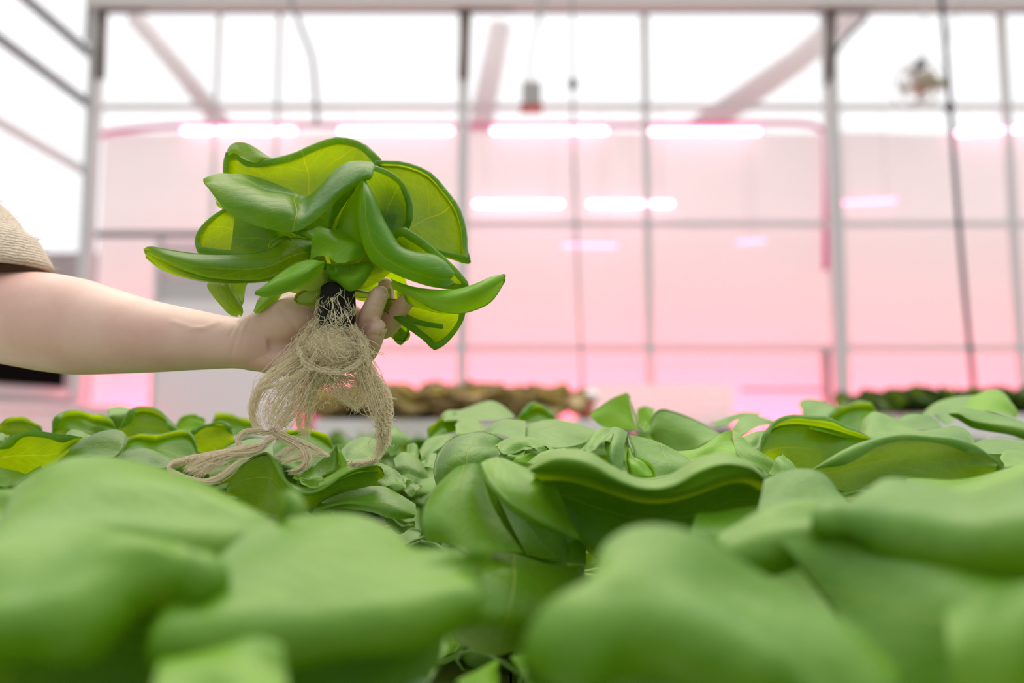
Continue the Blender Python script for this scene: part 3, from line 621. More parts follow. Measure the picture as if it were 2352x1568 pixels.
# loops and the tail lying on the leaves of the bed
bundle('G2', [(1130, 620, 54.4, 14), (1060, 640, 54.2, 18), (960, 626, 54, 20), (860, 640, 53.9, 20), (812, 700, 53.6, 20), (830, 770, 53.2, 20), (920, 795, 52.8, 22), (1030, 770, 53, 22), (1090, 710, 53.6, 22), (1120, 650, 54.2, 18)], 44, lenvar=.05, wander=.22)
bundle('G2', [(1110, 610, 54.4, 18), (1150, 655, 54.2, 24), (1260, 710, 53.8, 28), (1380, 780, 53.4, 30), (1430, 860, 53, 28), (1420, 930, 52.8, 26), (1350, 985, 52.8, 22), (1250, 995, 52.9, 22)], 60, lenvar=.05, wander=.26)
bundle('G2', [(1620, 845, 54, 16), (1500, 840, 53.6, 26), (1370, 860, 53.4, 30), (1260, 890, 53.2, 30), (1190, 925, 53.2, 24)], 24, wander=.26)
bundle('G2', [(1080, 690, 53.6, 14), (1000, 800, 52.8, 18), (850, 825, 52.4, 22), (700, 828, 52.2, 26), (520, 855, 52, 26), (350, 885, 51.8, 22), (220, 925, 51.6, 18), (185, 965, 51.4, 14), (260, 1010, 51.2, 16), (400, 1060, 51, 16), (540, 1080, 51, 20), (640, 1050, 51.2, 24), (740, 975, 51.6, 26), (830, 905, 52, 26), (930, 860, 52.2, 24)], 52, lenvar=.08, wander=.26, nseg=40)
bundle('G2', [(1140, 690, 53.6, 12), (1000, 760, 53, 20), (820, 800, 52.6, 34), (640, 850, 52.2, 40), (480, 900, 51.8, 36), (360, 960, 51.5, 26), (310, 1010, 51.2, 20)], 26, wander=.26)
bundle('G2', [(940, 840, 52.6, 14), (740, 850, 52.2, 24), (540, 910, 51.8, 30), (400, 980, 51.4, 24), (330, 1020, 51.2, 16)], 24, wander=.22)
bundle('G2', [(700, 880, 52, 50), (600, 940, 51.8, 50), (480, 990, 51.4, 40), (420, 1030, 51.2, 30)], 26)
bundle('G2', [(1180, 640, 54, 14), (1380, 725, 53.6, 16), (1530, 800, 53.6, 14), (1610, 850, 53.8, 14)], 24, wander=.22)
bundle('G2', [(1330, 770, 53.4, 16), (1220, 830, 53.2, 16), (1140, 870, 53.2, 14)], 14)
bundle('G2', [(1110, 640, 54.2, 8), (1230, 570, 54.4, 12), (1330, 460, 54.5, 16), (1420, 330, 54.4, 14)], 7, rad=.0002)
bundle('G2', [(1360, 440, 54.5, 6), (1350, 560, 54.6, 6), (1380, 650, 54.6, 5), (1410, 730, 54.6, 4)], 6)
bundle('G2', [(2060, 885, 54.6, 14), (1960, 915, 54.4, 16), (1860, 925, 54.4, 12), (1790, 925, 54.6, 8)], 34)
for _ in range(26):
    X, Y = rng.uniform(180, 620), 0; Y = 945 - (X - 180) * .22; 
    bundle('G2', [(X, Y, 51.6, 2), (X - 6, Y - 30, 51.4, 4), (X + rng.uniform(-30, 10), Y - rng.uniform(40, 75), 51.4, 4)], 1, nseg=8, rad=.00018)
ro = mesh_obj('roots', RV, RF, ROOT, held); tag(ro, 'tangled cream roots', kind='stuff')
# ------------------------------------------------------------------ the person: an arm reaching in, the hand round the plug
ab = MB()
def limb(rows, sides=72, n=60):
    """rows: (x, ytop, ybottom, depth cm, depth half-width cm); closed tapered body of elliptic sections"""
    A = np.array([[r[0], (r[1] + r[2]) / 2, (r[2] - r[1]) / 2, r[3], r[4]] for r in rows], float)
    t = np.linspace(0, len(A) - 1, n); B = np.stack([cr(np.c_[A[:, k], A[:, k], A[:, k]], n, False)[:, 0] for k in range(5)], 1)
    C = np.array([P(b[0], b[1], b[3] / 100) for b in B]); T = np.gradient(C, axis=0); T /= np.linalg.norm(T, axis=1, keepdims=True)
    V = []
    for i in range(n):
        dep = FWD - T[i] * FWD.dot(T[i]); dep /= np.linalg.norm(dep); up = np.cross(dep, T[i])
        ry = B[i, 2] * B[i, 3] / 100 / FPX; rz = B[i, 4] / 100
        for j in range(sides):
            a = 2 * math.pi * j / sides; V.append(C[i] + up * ry * math.cos(a) + dep * rz * math.sin(a))
    F = []
    for i in range(n - 1):
        for j in range(sides): F.append((i * sides + j, i * sides + (j + 1) % sides, (i + 1) * sides + (j + 1) % sides, (i + 1) * sides + j))
    F.append(tuple(range(sides))[::-1]); F.append(tuple((n - 1) * sides + j for j in range(sides)))
    ab.add(V, F)
def finger(rows, sides=32):
    """rows: (x, y, depth cm, radius px)"""
    A = np.array([[*P(r[0], r[1], r[2] / 100), r[3] * r[2] / 100 / FPX] for r in rows])
    n = 34; C = cr(A[:, :3], n); R = np.interp(np.linspace(0, 1, n), np.linspace(0, 1, len(A)), A[:, 3])
    # rounded end
    Tn = C[-1] - C[-2]; Tn /= np.linalg.norm(Tn); r = R[-1]
    ext = [(C[-1] + Tn * r * math.sin(a), r * math.cos(a)) for a in (.4, .8, 1.15, 1.4)]
    C = np.vstack([C] + [e[0][None] for e in ext]); R = np.concatenate([R, [e[1] for e in ext]])
    v, f = tube(C, R, sides); ab.add(v, f)
    return C, R
# forearm
limb([(-95, 640, 815, 64, 3.6), (-60, 622, 822, 63.5, 3.9), (0, 624, 832, 63, 3.9), (75, 624, 846, 62, 3.9), (120, 628, 854, 61.5, 3.8), (180, 640, 861, 61, 3.7), (225, 654, 861, 60.6, 3.6), (330, 686, 857, 59.6, 3.2),
      (450, 712, 850, 58.6, 2.8), (540, 730, 846, 57.8, 2.5), (575, 728, 850, 57.6, 2.5), (600, 720, 854, 57.5, 2.4), (625, 712, 856, 57.6, 2.2)], n=160)
# upper arm, inside the sleeve
limb([(-20, 670, 815, 63, 3.6), (-90, 600, 760, 64, 4.2), (-190, 500, 650, 66, 4.4), (-290, 330, 520, 69, 4.6), (-400, 160, 400, 73, 4.8)], n=30)
# palm: heel, thenar and hypothenar pads
limb([(560, 735, 850, 57.6, 2.2), (600, 718, 856, 57.6, 2.1), (640, 690, 862, 57.8, 1.9), (690, 672, 868, 58.2, 1.6), (740, 672, 868, 58.8, 1.4), (790, 690, 862, 59.0, 1.2), (820, 715, 850, 58.8, 1.0)], n=34)
limb([(530, 745, 820, 57.8, 1.8), (575, 726, 806, 57.4, 1.8), (630, 696, 796, 56.9, 1.7), (680, 680, 780, 57.0, 1.7), (720, 684, 760, 57.8, 1.5), (745, 700, 745, 58.4, 1.2)], n=26)
limb([(530, 770, 838, 57.8, 1.8), (580, 780, 848, 57.4, 1.8), (640, 785, 862, 57.2, 1.7), (700, 795, 864, 57.6, 1.6), (760, 805, 860, 58.2, 1.3), (800, 810, 850, 58.6, 1.1)], n=26)
# fingers curl round behind the plug and come up on its right
pinky = finger([(765, 835, 58.9, 23), (805, 832, 58.4, 24), (838, 812, 57.2, 25), (856, 782, 56.0, 24), (868, 752, 55.2, 20)])
ring = finger([(770, 795, 59.2, 25), (812, 788, 58.6, 26), (836, 762, 57.2, 26), (852, 720, 55.8, 26), (872, 676, 55.3, 21)])
middle = finger([(775, 765, 59.8, 25), (825, 765, 60.0, 25), (866, 742, 59.2, 25), (885, 695, 58.0, 23), (885, 655, 57.2, 19)])
index = finger([(770, 735, 60.0, 25), (835, 755, 60.2, 25), (886, 752, 58.8, 25), (914, 714, 57.2, 24), (938, 686, 56.4, 19)])
thumb = finger([(620, 745, 57.8, 38), (665, 705, 58.8, 36), (715, 684, 60.0, 30), (765, 668, 60.6, 26), (795, 660, 60.8, 23)])
me = bpy.data.meshes.new('raw'); me.from_pydata(ab.v, [], ab.f); me.update()
tmp = bpy.data.objects.new('raw_arm', me); COL.objects.link(tmp)
m1 = tmp.modifiers.new('r', 'REMESH'); m1.mode = 'VOXEL'; m1.voxel_size = .0011
m2 = tmp.modifiers.new('s', 'SMOOTH'); m2.factor = .5; m2.iterations = 7
dg = bpy.context.evaluated_depsgraph_get(); ev = tmp.evaluated_get(dg); am = bpy.data.meshes.new_from_object(ev)
co_ = np.zeros(len(am.vertices) * 3); am.vertices.foreach_get('co', co_); co_ = co_.reshape(-1, 3)
no_ = np.zeros(len(am.vertices) * 3); am.vertices.foreach_get('normal', no_); no_ = no_.reshape(-1, 3)
# project back to the photograph's frame to press creases and tendons into the skin
rel = co_ - CAM; dd = rel @ FWD; XX = 1176 + FPX * (rel @ RGT) / dd; YY = 784 - FPX * (rel @ UPV) / dd; front = (no_ @ FWD) < 0.2
def seg_d(x, y, pl):
    best = np.full(len(x), 1e9)
    for (x0, y0), (x1, y1) in zip(pl[:-1], pl[1:]):
        L2 = (x1 - x0) ** 2 + (y1 - y0) ** 2; t = np.clip(((x - x0) * (x1 - x0) + (y - y0) * (y1 - y0)) / L2, 0, 1)
        best = np.minimum(best, np.hypot(x - x0 - t * (x1 - x0), y - y0 - t * (y1 - y0)))
    return best
disp = np.zeros(len(co_))
for pl, w, a in (([(560, 735), (549, 755), (540, 785), (533, 810)], 5, -.00035), ([(575, 738), (563, 762), (555, 795)], 5, -.0003), ([(545, 738), (538, 752), (528, 770)], 3, -.0004),
                 ([(436, 757), (470, 752), (505, 738)], 6, .0004), ([(395, 738), (440, 752), (470, 756)], 6, .0004), ([(640, 700), (672, 740), (690, 790)], 7, -.0004),
                 ([(866, 652), (880, 656), (892, 648)], 2.6, -.0007), ([(838, 742), (852, 738), (866, 742)], 3, -.0006), ([(850, 700), (868, 702), (880, 708)], 2.6, -.0004),
                 ([(846, 772), (858, 768), (872, 772)], 3, -.0005)):
    disp += np.where(front, a * np.exp(-(seg_d(XX, YY, pl) / w) ** 2), 0)
co_ = co_ + no_ * disp[:, None]
am.vertices.foreach_set('co', co_.ravel()); am.update()
bpy.data.objects.remove(tmp)
org = P(-60, 720, .63)
am.transform(__import__('mathutils').Matrix.Translation([-float(c) for c in org])); am.name = 'person'
am.materials.clear(); am.materials.append(SKIN); am.polygons.foreach_set('use_smooth', [True] * len(am.polygons))
person = bpy.data.objects.new('person', am); COL.objects.link(person); person.location = [float(c) for c in org]
tag(person, "person in a beige knit sleeve, bare forearm reaching in, hand holding the lettuce", 'person')
def nail(tip, d_out, along, ln, wd):
    """a small curved plate on a fingertip: centre, outward direction, finger direction"""
    o = np.array(d_out, float); o /= np.linalg.norm(o); a = np.array(along, float); a -= o * a.dot(o); a /= np.linalg.norm(a); s = np.cross(a, o)
    V, F = [], []; nu, nv = 9, 9
    for i in range(nu):
        for j in range(nv):
            u = -1 + 2 * i / (nu - 1); v = -1 + 2 * j / (nv - 1); k = math.sqrt(max(0, 1 - .35 * u * u * (1 if v > 0 else .6)))
            V.append(tip + a * v * ln * .5 * k + s * u * wd * .42 * math.sqrt(1 - .62 * v ** 4) + o * (.0007 - .0017 * u * u - .0007 * v * v))
    for i in range(nu - 1):
        for j in range(nv - 1): F.append((i * nv + j, i * nv + j + 1, (i + 1) * nv + j + 1, (i + 1) * nv + j))
    tag(mesh_obj('fingernail', V, F, NAIL, person), 'pale fingernail')
def fnail(fg, back, dirpx, ln=.0085, wd=.009):
    C, R = fg; k = len(C) - 5 - back; a = C[k + 2] - C[k - 2]; o = dirpx[0] * RGT + dirpx[1] * UPV + dirpx[2] * FWD; o = o - a * o.dot(a) / a.dot(a); o /= np.linalg.norm(o)
    nail(C[k] + o * (R[k] - .0001), o, a, ln, wd)
fnail(pinky, 0, (.85, .1, -.5), .008, .0085); fnail(ring, 0, (.85, 0, -.5)); fnail(index, 0, (.75, -.45, -.5)); fnail(middle, 2, (1, 0, .7))
# sleeve of a beige knit
sm = MB(); rows = [(-14, 626, 63, 124), (-24, 612, 63, 123), (-52, 588, 63.4, 119), (-92, 560, 63.8, 116), (-140, 520, 64.6, 116), (-200, 460, 66, 122), (-290, 360, 69, 135), (-400, 230, 73, 150)]
C = cr([P(x, y, d / 100) for x, y, d, r in rows], 60); R = np.interp(np.linspace(0, 1, 60), np.linspace(0, 1, len(rows)), [r * d / 100 / FPX for x, y, d, r in rows])
T, Nn, Bn = frames(C)
# hem ring lies level, as in the photo
S = 72; V = []; F = []
for layer, off in ((0, 0), (1, -.005)):
    for i in range(60):
        lv = max(0, 1 - i / 10.0)
        for j in range(S):
            a = 2 * math.pi * j / S
            tdir = T[i] * (1 - lv) + np.array([-.05, .05, 1]) * lv; tdir /= np.linalg.norm(tdir)
            n1 = RGT - tdir * RGT.dot(tdir); n1 /= np.linalg.norm(n1); b1 = np.cross(tdir, n1)
            fold = .0016 * math.sin(i * .9 + math.sin(a * 2)) * (i > 4) + (.0016 if i < 5 else 0)
            rr = R[i] + off + fold
            V.append(C[i] + rr * (n1 * math.cos(a) + b1 * math.sin(a) * .9))
for i in range(59):
    for j in range(S):
        j2 = (j + 1) % S
        F.append((i * S + j, (i + 1) * S + j, (i + 1) * S + j2, i * S + j2)); o = 60 * S
        F.append((o + i * S + j, o + i * S + j2, o + (i + 1) * S + j2, o + (i + 1) * S + j))
for j in range(S): F.append((j, (j + 1) % S, 60 * S + (j + 1) % S, 60 * S + j))
slv = mesh_obj('sleeve', V, F, KNIT, person); tag(slv, 'fuzzy beige knit sleeve')
RV2, RF2, b0 = [], [], 0
for _ in range(2600):
    i = int(rng.integers(0, 34)); j = int(rng.integers(0, S)); q = np.array(V[i * S + j]) + rng.normal(0, .0012, 3); o = q - C[i]; o /= np.linalg.norm(o)
    l = rng.uniform(.001, .0045); d2 = rng.normal(0, .6, 3)
    pts = np.array([q - o * .001, q + o * l * .5 + d2 * .0006, q + o * l + d2 * .002]); v, f = tube(pts, [.00016, .00014, .00006], 3, False)
    RV2.extend(v); RF2.extend([tuple(b0 + k for k in g) for g in f]); b0 += len(v)
tag(mesh_obj('knit_fuzz', RV2, RF2, FUZZ, slv), kind='stuff')
# ------------------------------------------------------------------ greenhouse shell
YB = 7.0; XL = PY(205, 500, YB)[0]
def sbox(name, lo, hi, mat, kind='structure', label=None, cat=None, group=None, parent=None):
    lo2 = [min(a, b) for a, b in zip(lo, hi)]; hi2 = [max(a, b) for a, b in zip(lo, hi)]
    m = MB(); m.box(lo2, hi2); c = [(a + b) / 2 for a, b in zip(lo2, hi2)]
    o = m.build(name, mat, parent, smooth=False, loc=None if parent else c)
    return tag(o, label, cat, group, kind)
def zb(py, y=YB): return PY(1176, py, y)[2]
def xb(px, y=YB): return PY(px, 500, y)[0]
m = MB(); m.v = [(-14, -12, 0), (14, -12, 0), (14, 16, 0), (-14, 16, 0)]; m.f = [(0, 1, 2, 3)]
tag(m.build('floor', FLOORM, smooth=False), 'grey concrete greenhouse floor', 'floor', kind='structure')
ZT = zb(-60)
# translucent film curtain closing the lower part of the back wall
def film(name, x0, x1, z0, z1, y, lab, n=40, amp=.02):
    V, F, UV = [], [], []; nz = 12
    for i in range(n + 1):
        for k in range(nz + 1):
            x = x0 + (x1 - x0) * i / n; V.append((x, y + amp * math.sin(x * 5.3) + amp * .5 * math.sin(x * 2.1 + k * .4), z0 + (z1 - z0) * k / nz))
    for i in range(n):
        for k in range(nz): F.append((i * (nz + 1) + k, (i + 1) * (nz + 1) + k, (i + 1) * (nz + 1) + k + 1, i * (nz + 1) + k + 1))
    return tag(mesh_obj(name, V, F, FILM), lab, 'wall', kind='structure')
film('wall_back', XL, xb(2700), 0, zb(288), YB + .19, 'milky film curtain along the back wall, lit pink')
sbox('daylight_blocker', (-9, YB + 1.9, 0), (12, YB + 2.1, 2.9), BLOCKM, label='added grey slab dimming the daylight behind the lower film', cat='wall')  # added slab: blocks daylight so the lower film turns pinker
# clear panes above it
xs = [205, 490, 632, 1060, 1485, 1915, 2320, 2720]
for i in range(len(xs) - 1):
    m = MB(); a, b = xb(xs[i]), xb(xs[i + 1]); m.box((a, YB + .055, zb(292)), (b, YB + .061, ZT))
    tag(m.build('window_%d' % (i + 1), GLASS, smooth=False), 'clear upper pane of the back wall, above the pink film', 'window', 'clear panes of the back wall', 'structure')
# left side wall: clear panes above, dark screen below
zl = [zb(905), zb(398), zb(245), zb(133), ZT]
for i in range(4):
    m = MB(); m.box((XL - .061, -2.0, zl[i]), (XL - .055, YB, zl[i + 1])); tag(m.build('window_%d' % (8 + i), GLASS, smooth=False), 'clear pane of the left side wall', 'window', 'clear panes of the left side wall', 'structure')
m = MB(); m.box((XL - .16, -2, 0), (XL - .10, YB, zb(930))); tag(m.build('wall_left', WHITEP, smooth=False), 'low solid base of the left side wall', 'wall', kind='structure')
# posts, mullions and rails
def post(px, w, d, y, mat, lab, name='wall_post', zt=None, z0=0):
    x = xb(px, y); return sbox(name, (x - w / 2, y - d, z0), (x + w / 2, y, ZT if zt is None else zt), mat, 'thing', lab, 'post')
post(212, .085, .12, YB - .02, STEEL, 'grey steel corner post where the clear side wall meets the back wall')
post(1064, .085, .10, YB - .02, STEEL, 'grey steel post of the back wall, directly behind the held lettuce')
post(1912, .10, .12, YB - .02, STEEL, 'thick pale steel post of the back wall, behind the right of the bed')
for px, w, lab in ((490, .030, 'thin mullion of the back wall, first to the right of the corner post'), (632, .030, 'thin mullion of the back wall above the top of the held lettuce'),
                   (1486, .062, 'pale mullion of the back wall behind the white ribbed trough'), (2322, .062, 'grey mullion of the back wall, right of the slanting cable')):
    post(px, w, .05, YB + .05, STEEL, lab, 'mullion')
post(183, .03, .05, YB + .03, DARKSTEEL, 'short dark bar beside the top of the corner post', 'short_bar', z0=zb(95))  # short mullion piece beside the post, carries nothing
def rail(py, h, y, mat, lab, x0=XL, x1=None, name='wall_rail'):
    z = zb(py, y); return sbox(name, (x0, y - .05, z - h / 2), (x1 if x1 is not None else xb(2700), y, z + h / 2), mat, 'thing', lab, 'rail')
rail(248, .040, YB + .055, STEEL, 'grey rail across the clear panes, just above the pink film')
rail(516, .045, YB + .055, STEEL, 'grey rail across the pink film behind the held lettuce', x0=xb(640))
rail(540, .050, YB + .05, DARKSTEEL, 'short dark rail over the white door', x0=XL, x1=xb(640))
rail(800, .055, YB + .055, STEEL, 'lowest grey rail across the pink film')
rail(895, .03, YB - .03, DUCT, 'low thin rail running from the ribbed trough to the thick post', x0=xb(1690), x1=xb(1880))
post(1883, .07, .03, YB + .05, DUCT, 'low pinkish stake beside the thick post', 'low_stake', zt=zb(805))
sbox('top_pipe', (XL, YB - .25, zb(16, YB - .2)), (xb(2700), YB - .12, zb(-30, YB - .2)), WHITEP, 'thing', 'white horizontal pipe along the top edge of the back wall', 'pipe')
sbox('wall_rail', (XL, YB - .06, zb(26)), (xb(2700), YB + .05, zb(17)), DARKSTEEL, 'thing', 'dark gutter rail right under the white top pipe', 'rail')
for py, lab in ((133, 'upper rail of the clear left side wall'), (245, 'middle rail of the clear left side wall'), (398, 'lower rail of the clear left side wall'), (905, 'sill rail under the dark screen on the left side wall')):
    sbox('side_rail', (XL - .05, -2, zb(py) - .03), (XL, YB, zb(py) + .03), STEEL if py > 300 else DARKSTEEL, 'thing', lab, 'rail')
# black screen low on the left side wall
p0, p1 = PX(-60, 830, XL), PX(190, 830, XL)
sbox('black_screen', (XL + .01, p0[1], zb(893)), (XL + .05, YB - .35, zb(770)), BLACK, 'thing', 'black screen on the left side wall, below the forearm', 'screen')
for a, b, lab in ((4.6, 5.95, 'white crate against the left wall at the edge of the picture'), (6.02, 6.7, 'white crate against the left wall beside the corner post')):
    r = empty('storage_crate', (XL + .3, (a + b) / 2, 0)); tag(r, lab, 'crate')
    sbox('body', (XL + .06, a, 0), (XL + .55, b, 1.10), WHITEP, None, parent=r); sbox('lid', (XL + .04, a - .01, 1.10), (XL + .57, b + .01, 1.14), WHITEP, None, parent=r)
# door
d = empty('door_1', (xb(528), YB - .02, 0)); tag(d, 'white panel door with a grey window strip', 'door', kind='structure')
yd = YB - .05
sbox('panel', (xb(372, yd), yd, 0.02), (xb(682, yd), yd + .05, zb(690, yd)), DOORP, None, parent=d)
sbox('window_strip', (xb(372, yd), yd + .01, zb(690, yd)), (xb(682, yd), yd + .04, zb(640, yd)), simple_mat('grey_window_strip', (.62, .62, .61), .5), None, parent=d)
sbox('upper_panel', (xb(372, yd), yd, zb(640, yd)), (xb(682, yd), yd + .05, zb(556, yd)), FILM, None, parent=d)
for a, b in ((362, 372), (682, 692)): sbox('jamb', (xb(a, yd), yd - .02, 0), (xb(b, yd), yd + .06, zb(545, yd)), STEEL, None, parent=d)
sbox('pink_strip', (xb(694), YB + .06, 0), (xb(742), YB + .09, zb(840)), PINK, 'thing', 'pink strip beside the white door', 'strip')  # plain pink upright strip right of the door
# pink glow of the film's upper and side edges, painted as an added strip
hm = MB()
path = [PY(x, y, YB + .10) for x, y in ((217, 420), (217, 330), (222, 312), (300, 298), (420, 289), (1000, 288), (1500, 287), (1870, 287), (1893, 296), (1896, 330), (1896, 620))]
hm.tube(cr(path, 60), .026, 8); tag(hm.build('edge_glow_strip', PINK), 'added pink strip painted as the glow of the film edge', 'hem')
# LED tubes
TUBES = [(420, 680, 300, 300, LED, .020), (780, 1040, 300, 300, LED, .020), (1130, 1395, 300, 300, LED, .020), (1494, 1745, 302, 302, LED, .020), (2196, 2318, 306, 298, LED, .018), (2326, 2480, 298, 290, LED, .018),
         (1090, 1292, 468, 468, LED, .018), (1352, 1482, 468, 468, LED, .018), (1492, 1545, 468, 468, LED, .018), (1922, 2060, 467, 459, LEDDIM, .016), (1290, 1420, 563, 563, LEDDIM, .013), (1690, 1760, 556, 552, LEDDIM, .011)]
LBL = ['upper row LED tube glowing left of the held lettuce top', 'upper row LED tube glowing behind the held lettuce top', 'upper row LED tube between the steel post and the pale mullion', 'upper row LED tube right of the pale mullion',
       'upper pink LED tube right of the hanging dark cable', 'upper pink LED tube beyond the grey mullion at the picture edge', 'second row LED tube just right of the held lettuce', 'second row LED tube left of the pale mullion',
       'short second row LED tube right of the pale mullion', 'second row pink LED tube right of the thick pale post', 'faint third row LED tube below the second row', 'short faint pink LED tube left of the thick pale post']
lights = []
for (x0, x1, y0, y1, mt, r), lab in zip(TUBES, LBL):
    a, b = PY(x0, y0, YB + .06), PY(x1, y1, YB + .06); c = (a + b) / 2
    o = empty('grow_light', c); tag(o, lab, 'grow light', 'LED grow light tubes on the back wall')
    m = MB(); t_ = (b - a) / np.linalg.norm(b - a); m.tube([a, a + t_ * .01, (a + b) / 2, b - t_ * .01, b], [r * .7, r, r, r, r * .7], 12); m.build('tube', mt, o)
    m = MB()
    for e, s in ((a, -1), (b, 1)): m.tube([e - t_ * .004, e + t_ * s * .02], r * 1.05, 10)
    m.tube([a + np.array([0, 0, r * 1.4]), b + np.array([0, 0, r * 1.4])], r * .5, 6); m.build('holder', WHITEP, o)
    m = MB()
    for e in (a + t_ * .1, b - t_ * .1): m.tube([e + np.array([0, 0, r]), np.array([e[0], e[1], zb(248)])], .0025, 5)
    m.build('hanger', GREYP, o)
    lights.append((a, b))
# hanging things
def wire(name, pts, r, mat, lab, cat, extra=None):
    o = empty(name, pts[-1]) if extra else None
    m = MB(); m.tube(cr(pts, 24), r, 8)
    if not extra: return tag(m.build(name, mat, loc=pts[-1]), lab, cat)
    tag(o, lab, cat); m.build('cord', mat, o); extra(o); return o
def knot(px, py, y, r, mat=CABLE):
    def go(o):
        c = PY(px, py, y); K = 10; m = MB()
        m.tube([c + np.array([0, 0, r * 1.1 * math.cos(t)]) for t in np.linspace(math.pi, 0, K)], [max(r * math.sin(t), .0006) for t in np.linspace(math.pi, 0, K)], 14); m.build('knot', mat, o)
    return go
wire('bead_string', [(PY(1314, -60, 5.2)[0], 5.2, 5.2), PY(1314, -60, 5.2), PY(1315, 193, 5.2), PY(1325, 560, 5.2), PY(1338, 905, 5.2)], .009, DUCT, 'pale hanging string with a small dark bead, over the white trough', 'string', knot(1316, 193, 5.2, .034))
wire('hanging_cable', [(PY(2150, -60, 4.6)[0], 4.6, 5.2), PY(2158, -60, 4.6), PY(2168, 60, 4.6), PY(2182, 245, 4.6), PY(2206, 560, 4.6), PY(2236, 890, 4.6)], .014, CABLE, 'slanting dark cable with a knot, hanging over the dark green crop', 'cable', knot(2181, 246, 4.6, .030))
wire('hanging_wire', [(PY(2240, -20, 4.7)[0], 4.6, 5.2), PY(2218, -20, 4.7), PY(2185, 60, 4.7), PY(2168, 150, 4.7)], .005, GREYP, 'thin loose wire beside the slanting cable, above the fan', 'wire')
wire('hanging_hose', [(PY(640, -40, 6.4)[0], 6.4, 5.2), PY(660, -40, 6.4), PY(690, 60, 6.4), PY(716, 130, 6.4), PY(724, 200, 6.4), PY(728, 285, 6.4)], .020, DUCT, 'thin bent grey hose hanging above the held lettuce', 'hose')
s = empty('sensor_box', PY(1220, 245, 5.5)); tag(s, 'small grey sensor box hanging from a curved wire', 'sensor')
a, b = PY(1199, 245, 5.5), PY(1242, 194, 5.5); sbox('body', (a[0], 5.45, a[2]), (b[0], 5.55, b[2]), GREYP, None, parent=s)
a, b = PY(1195, 254, 5.5), PY(1246, 245, 5.5); sbox('base', (a[0], 5.44, a[2]), (b[0], 5.56, b[2]), REDP, None, parent=s)
m = MB(); m.tube(cr([PY(1218, 204, 5.5), PY(1217, 140, 5.5), PY(1228, 80, 5.5), PY(1250, 10, 5.5), PY(1262, -40, 5.5), (PY(1270, -40, 5.5)[0], 5.5, 5.2)], 20), .010, 8); m.build('hanger', GREYP, s)
m = MB(); m.tube(cr([PY(1226, 90, 5.5), PY(1236, 40, 5.5), PY(1240, -40, 5.5)], 12), .008, 8); m.build('wire', GREYP, s)
for i, (yy, nm) in enumerate(((4.6, 'a'), (4.95, 'b'), (5.2, 'c'), (5.5, 'd'), (6.4, 'e'))):
    sbox('trim_%d' % (i + 1), (XL, yy - .04, 5.19), (xb(2700), yy + .04, 5.27), STEEL, label='steel roof beam above the picture, carrying the hanging things', cat='beam', group='roof beams')
# circulation fan
fc = PY(2105, 195, 5.0); f = empty('circulation_fan', fc); tag(f, 'white circulation fan with a dark motor, hanging beside the slanting cable', 'fan')
m = MB(); th = np.linspace(0, 2 * math.pi, 33)
for yy, rr in ((-.05, .15), (.05, .15), (-.06, .10), (-.06, .05)):
    m.tube([fc + np.array([rr * math.cos(t), yy, rr * math.sin(t)]) for t in th], .006, 6, False)
for t in th[:-1:4]: m.tube([fc + np.array([.03 * math.cos(t), -.06, .03 * math.sin(t)]), fc + np.array([.15 * math.cos(t), -.05, .15 * math.sin(t)])], .004, 5)
m.build('guard', WHITEP, f)
for k in range(4):
    m = MB(); t = k * math.pi / 2 + .3
    V = []
    for i in range(6):
        for s_ in (-1, 1):
            r_ = .03 + .10 * i / 5; a = t + s_ * (.25 + .05 * i); V.append(fc + np.array([r_ * math.cos(a), s_ * .012, r_ * math.sin(a)]))
    m.add(V, [(2 * i, 2 * i + 1, 2 * i + 3, 2 * i + 2) for i in range(5)]); m.build('blade', WHITEP, f)
mc = PY(2122, 190, 4.93); m = MB(); m.tube([mc + np.array([0, y, 0]) for y in (-.06, -.05, .05, .06)], [.04, .06, .06, .04], 16); m.build('motor', simple_mat('beige_motor', (.45, .38, .28), .5), f)
c2 = PY(2113, 150, 4.93); m = MB(); m.tube([c2 + np.array([0, y, 0]) for y in (-.03, .03)], [.032, .032], 12); m.build('junction_cap', DARKSTEEL, f)
c3 = PY(2150, 192, 4.9); m = MB(); m.tube([c3 + np.array([x, 0, 0]) for x in (-.05, .05)], [.034, .030], 12); m.build('mount', simple_mat('yellow_grey', (.36, .32, .2), .5), f)
m = MB(); m.tube([PY(2118, 140, 4.93), PY(2124, 20, 4.95), PY(2128, -60, 4.95), (PY(2130, -60, 4.95)[0], 4.95, 5.2)], .008, 6); m.build('hanger', STEEL, f)
# brackets at the post heads
for x0, x1, lab in ((205, 320, 'brown bracket at the head of the corner post'), (1040, 1180, 'brown bracket at the head of the middle post'), (1880, 2030, 'brown bracket at the head of the thick post')):
    y = YB - .14; o = empty('head_bracket', PY((x0 + x1) / 2, 30, y)); tag(o, lab, 'bracket', 'brackets at the post heads')
    m = MB(); m.box((xb(x0, y), y - .03, zb(24, y)), (xb(x1, y), y + .02, zb(-12, y))); m.build('plate', BROWNSTEEL, o, smooth=False)
    m = MB(); xm = x0 + 30; m.tube([PY(xm, 20, y), PY(xm - 6, 180, y)], .05, 8, flat=.5); m.build('strut', BROWNSTEEL, o)
m = MB(); m.tube(cr([PY(1990, 40, YB - .15), PY(1940, 90, YB - .15), PY(1905, 150, YB - .15), PY(1896, 195, YB - .15)], 16), .022, 8); tag(m.build('curved_conduit', DARKSTEEL), 'dark curved conduit on the thick post', 'conduit')
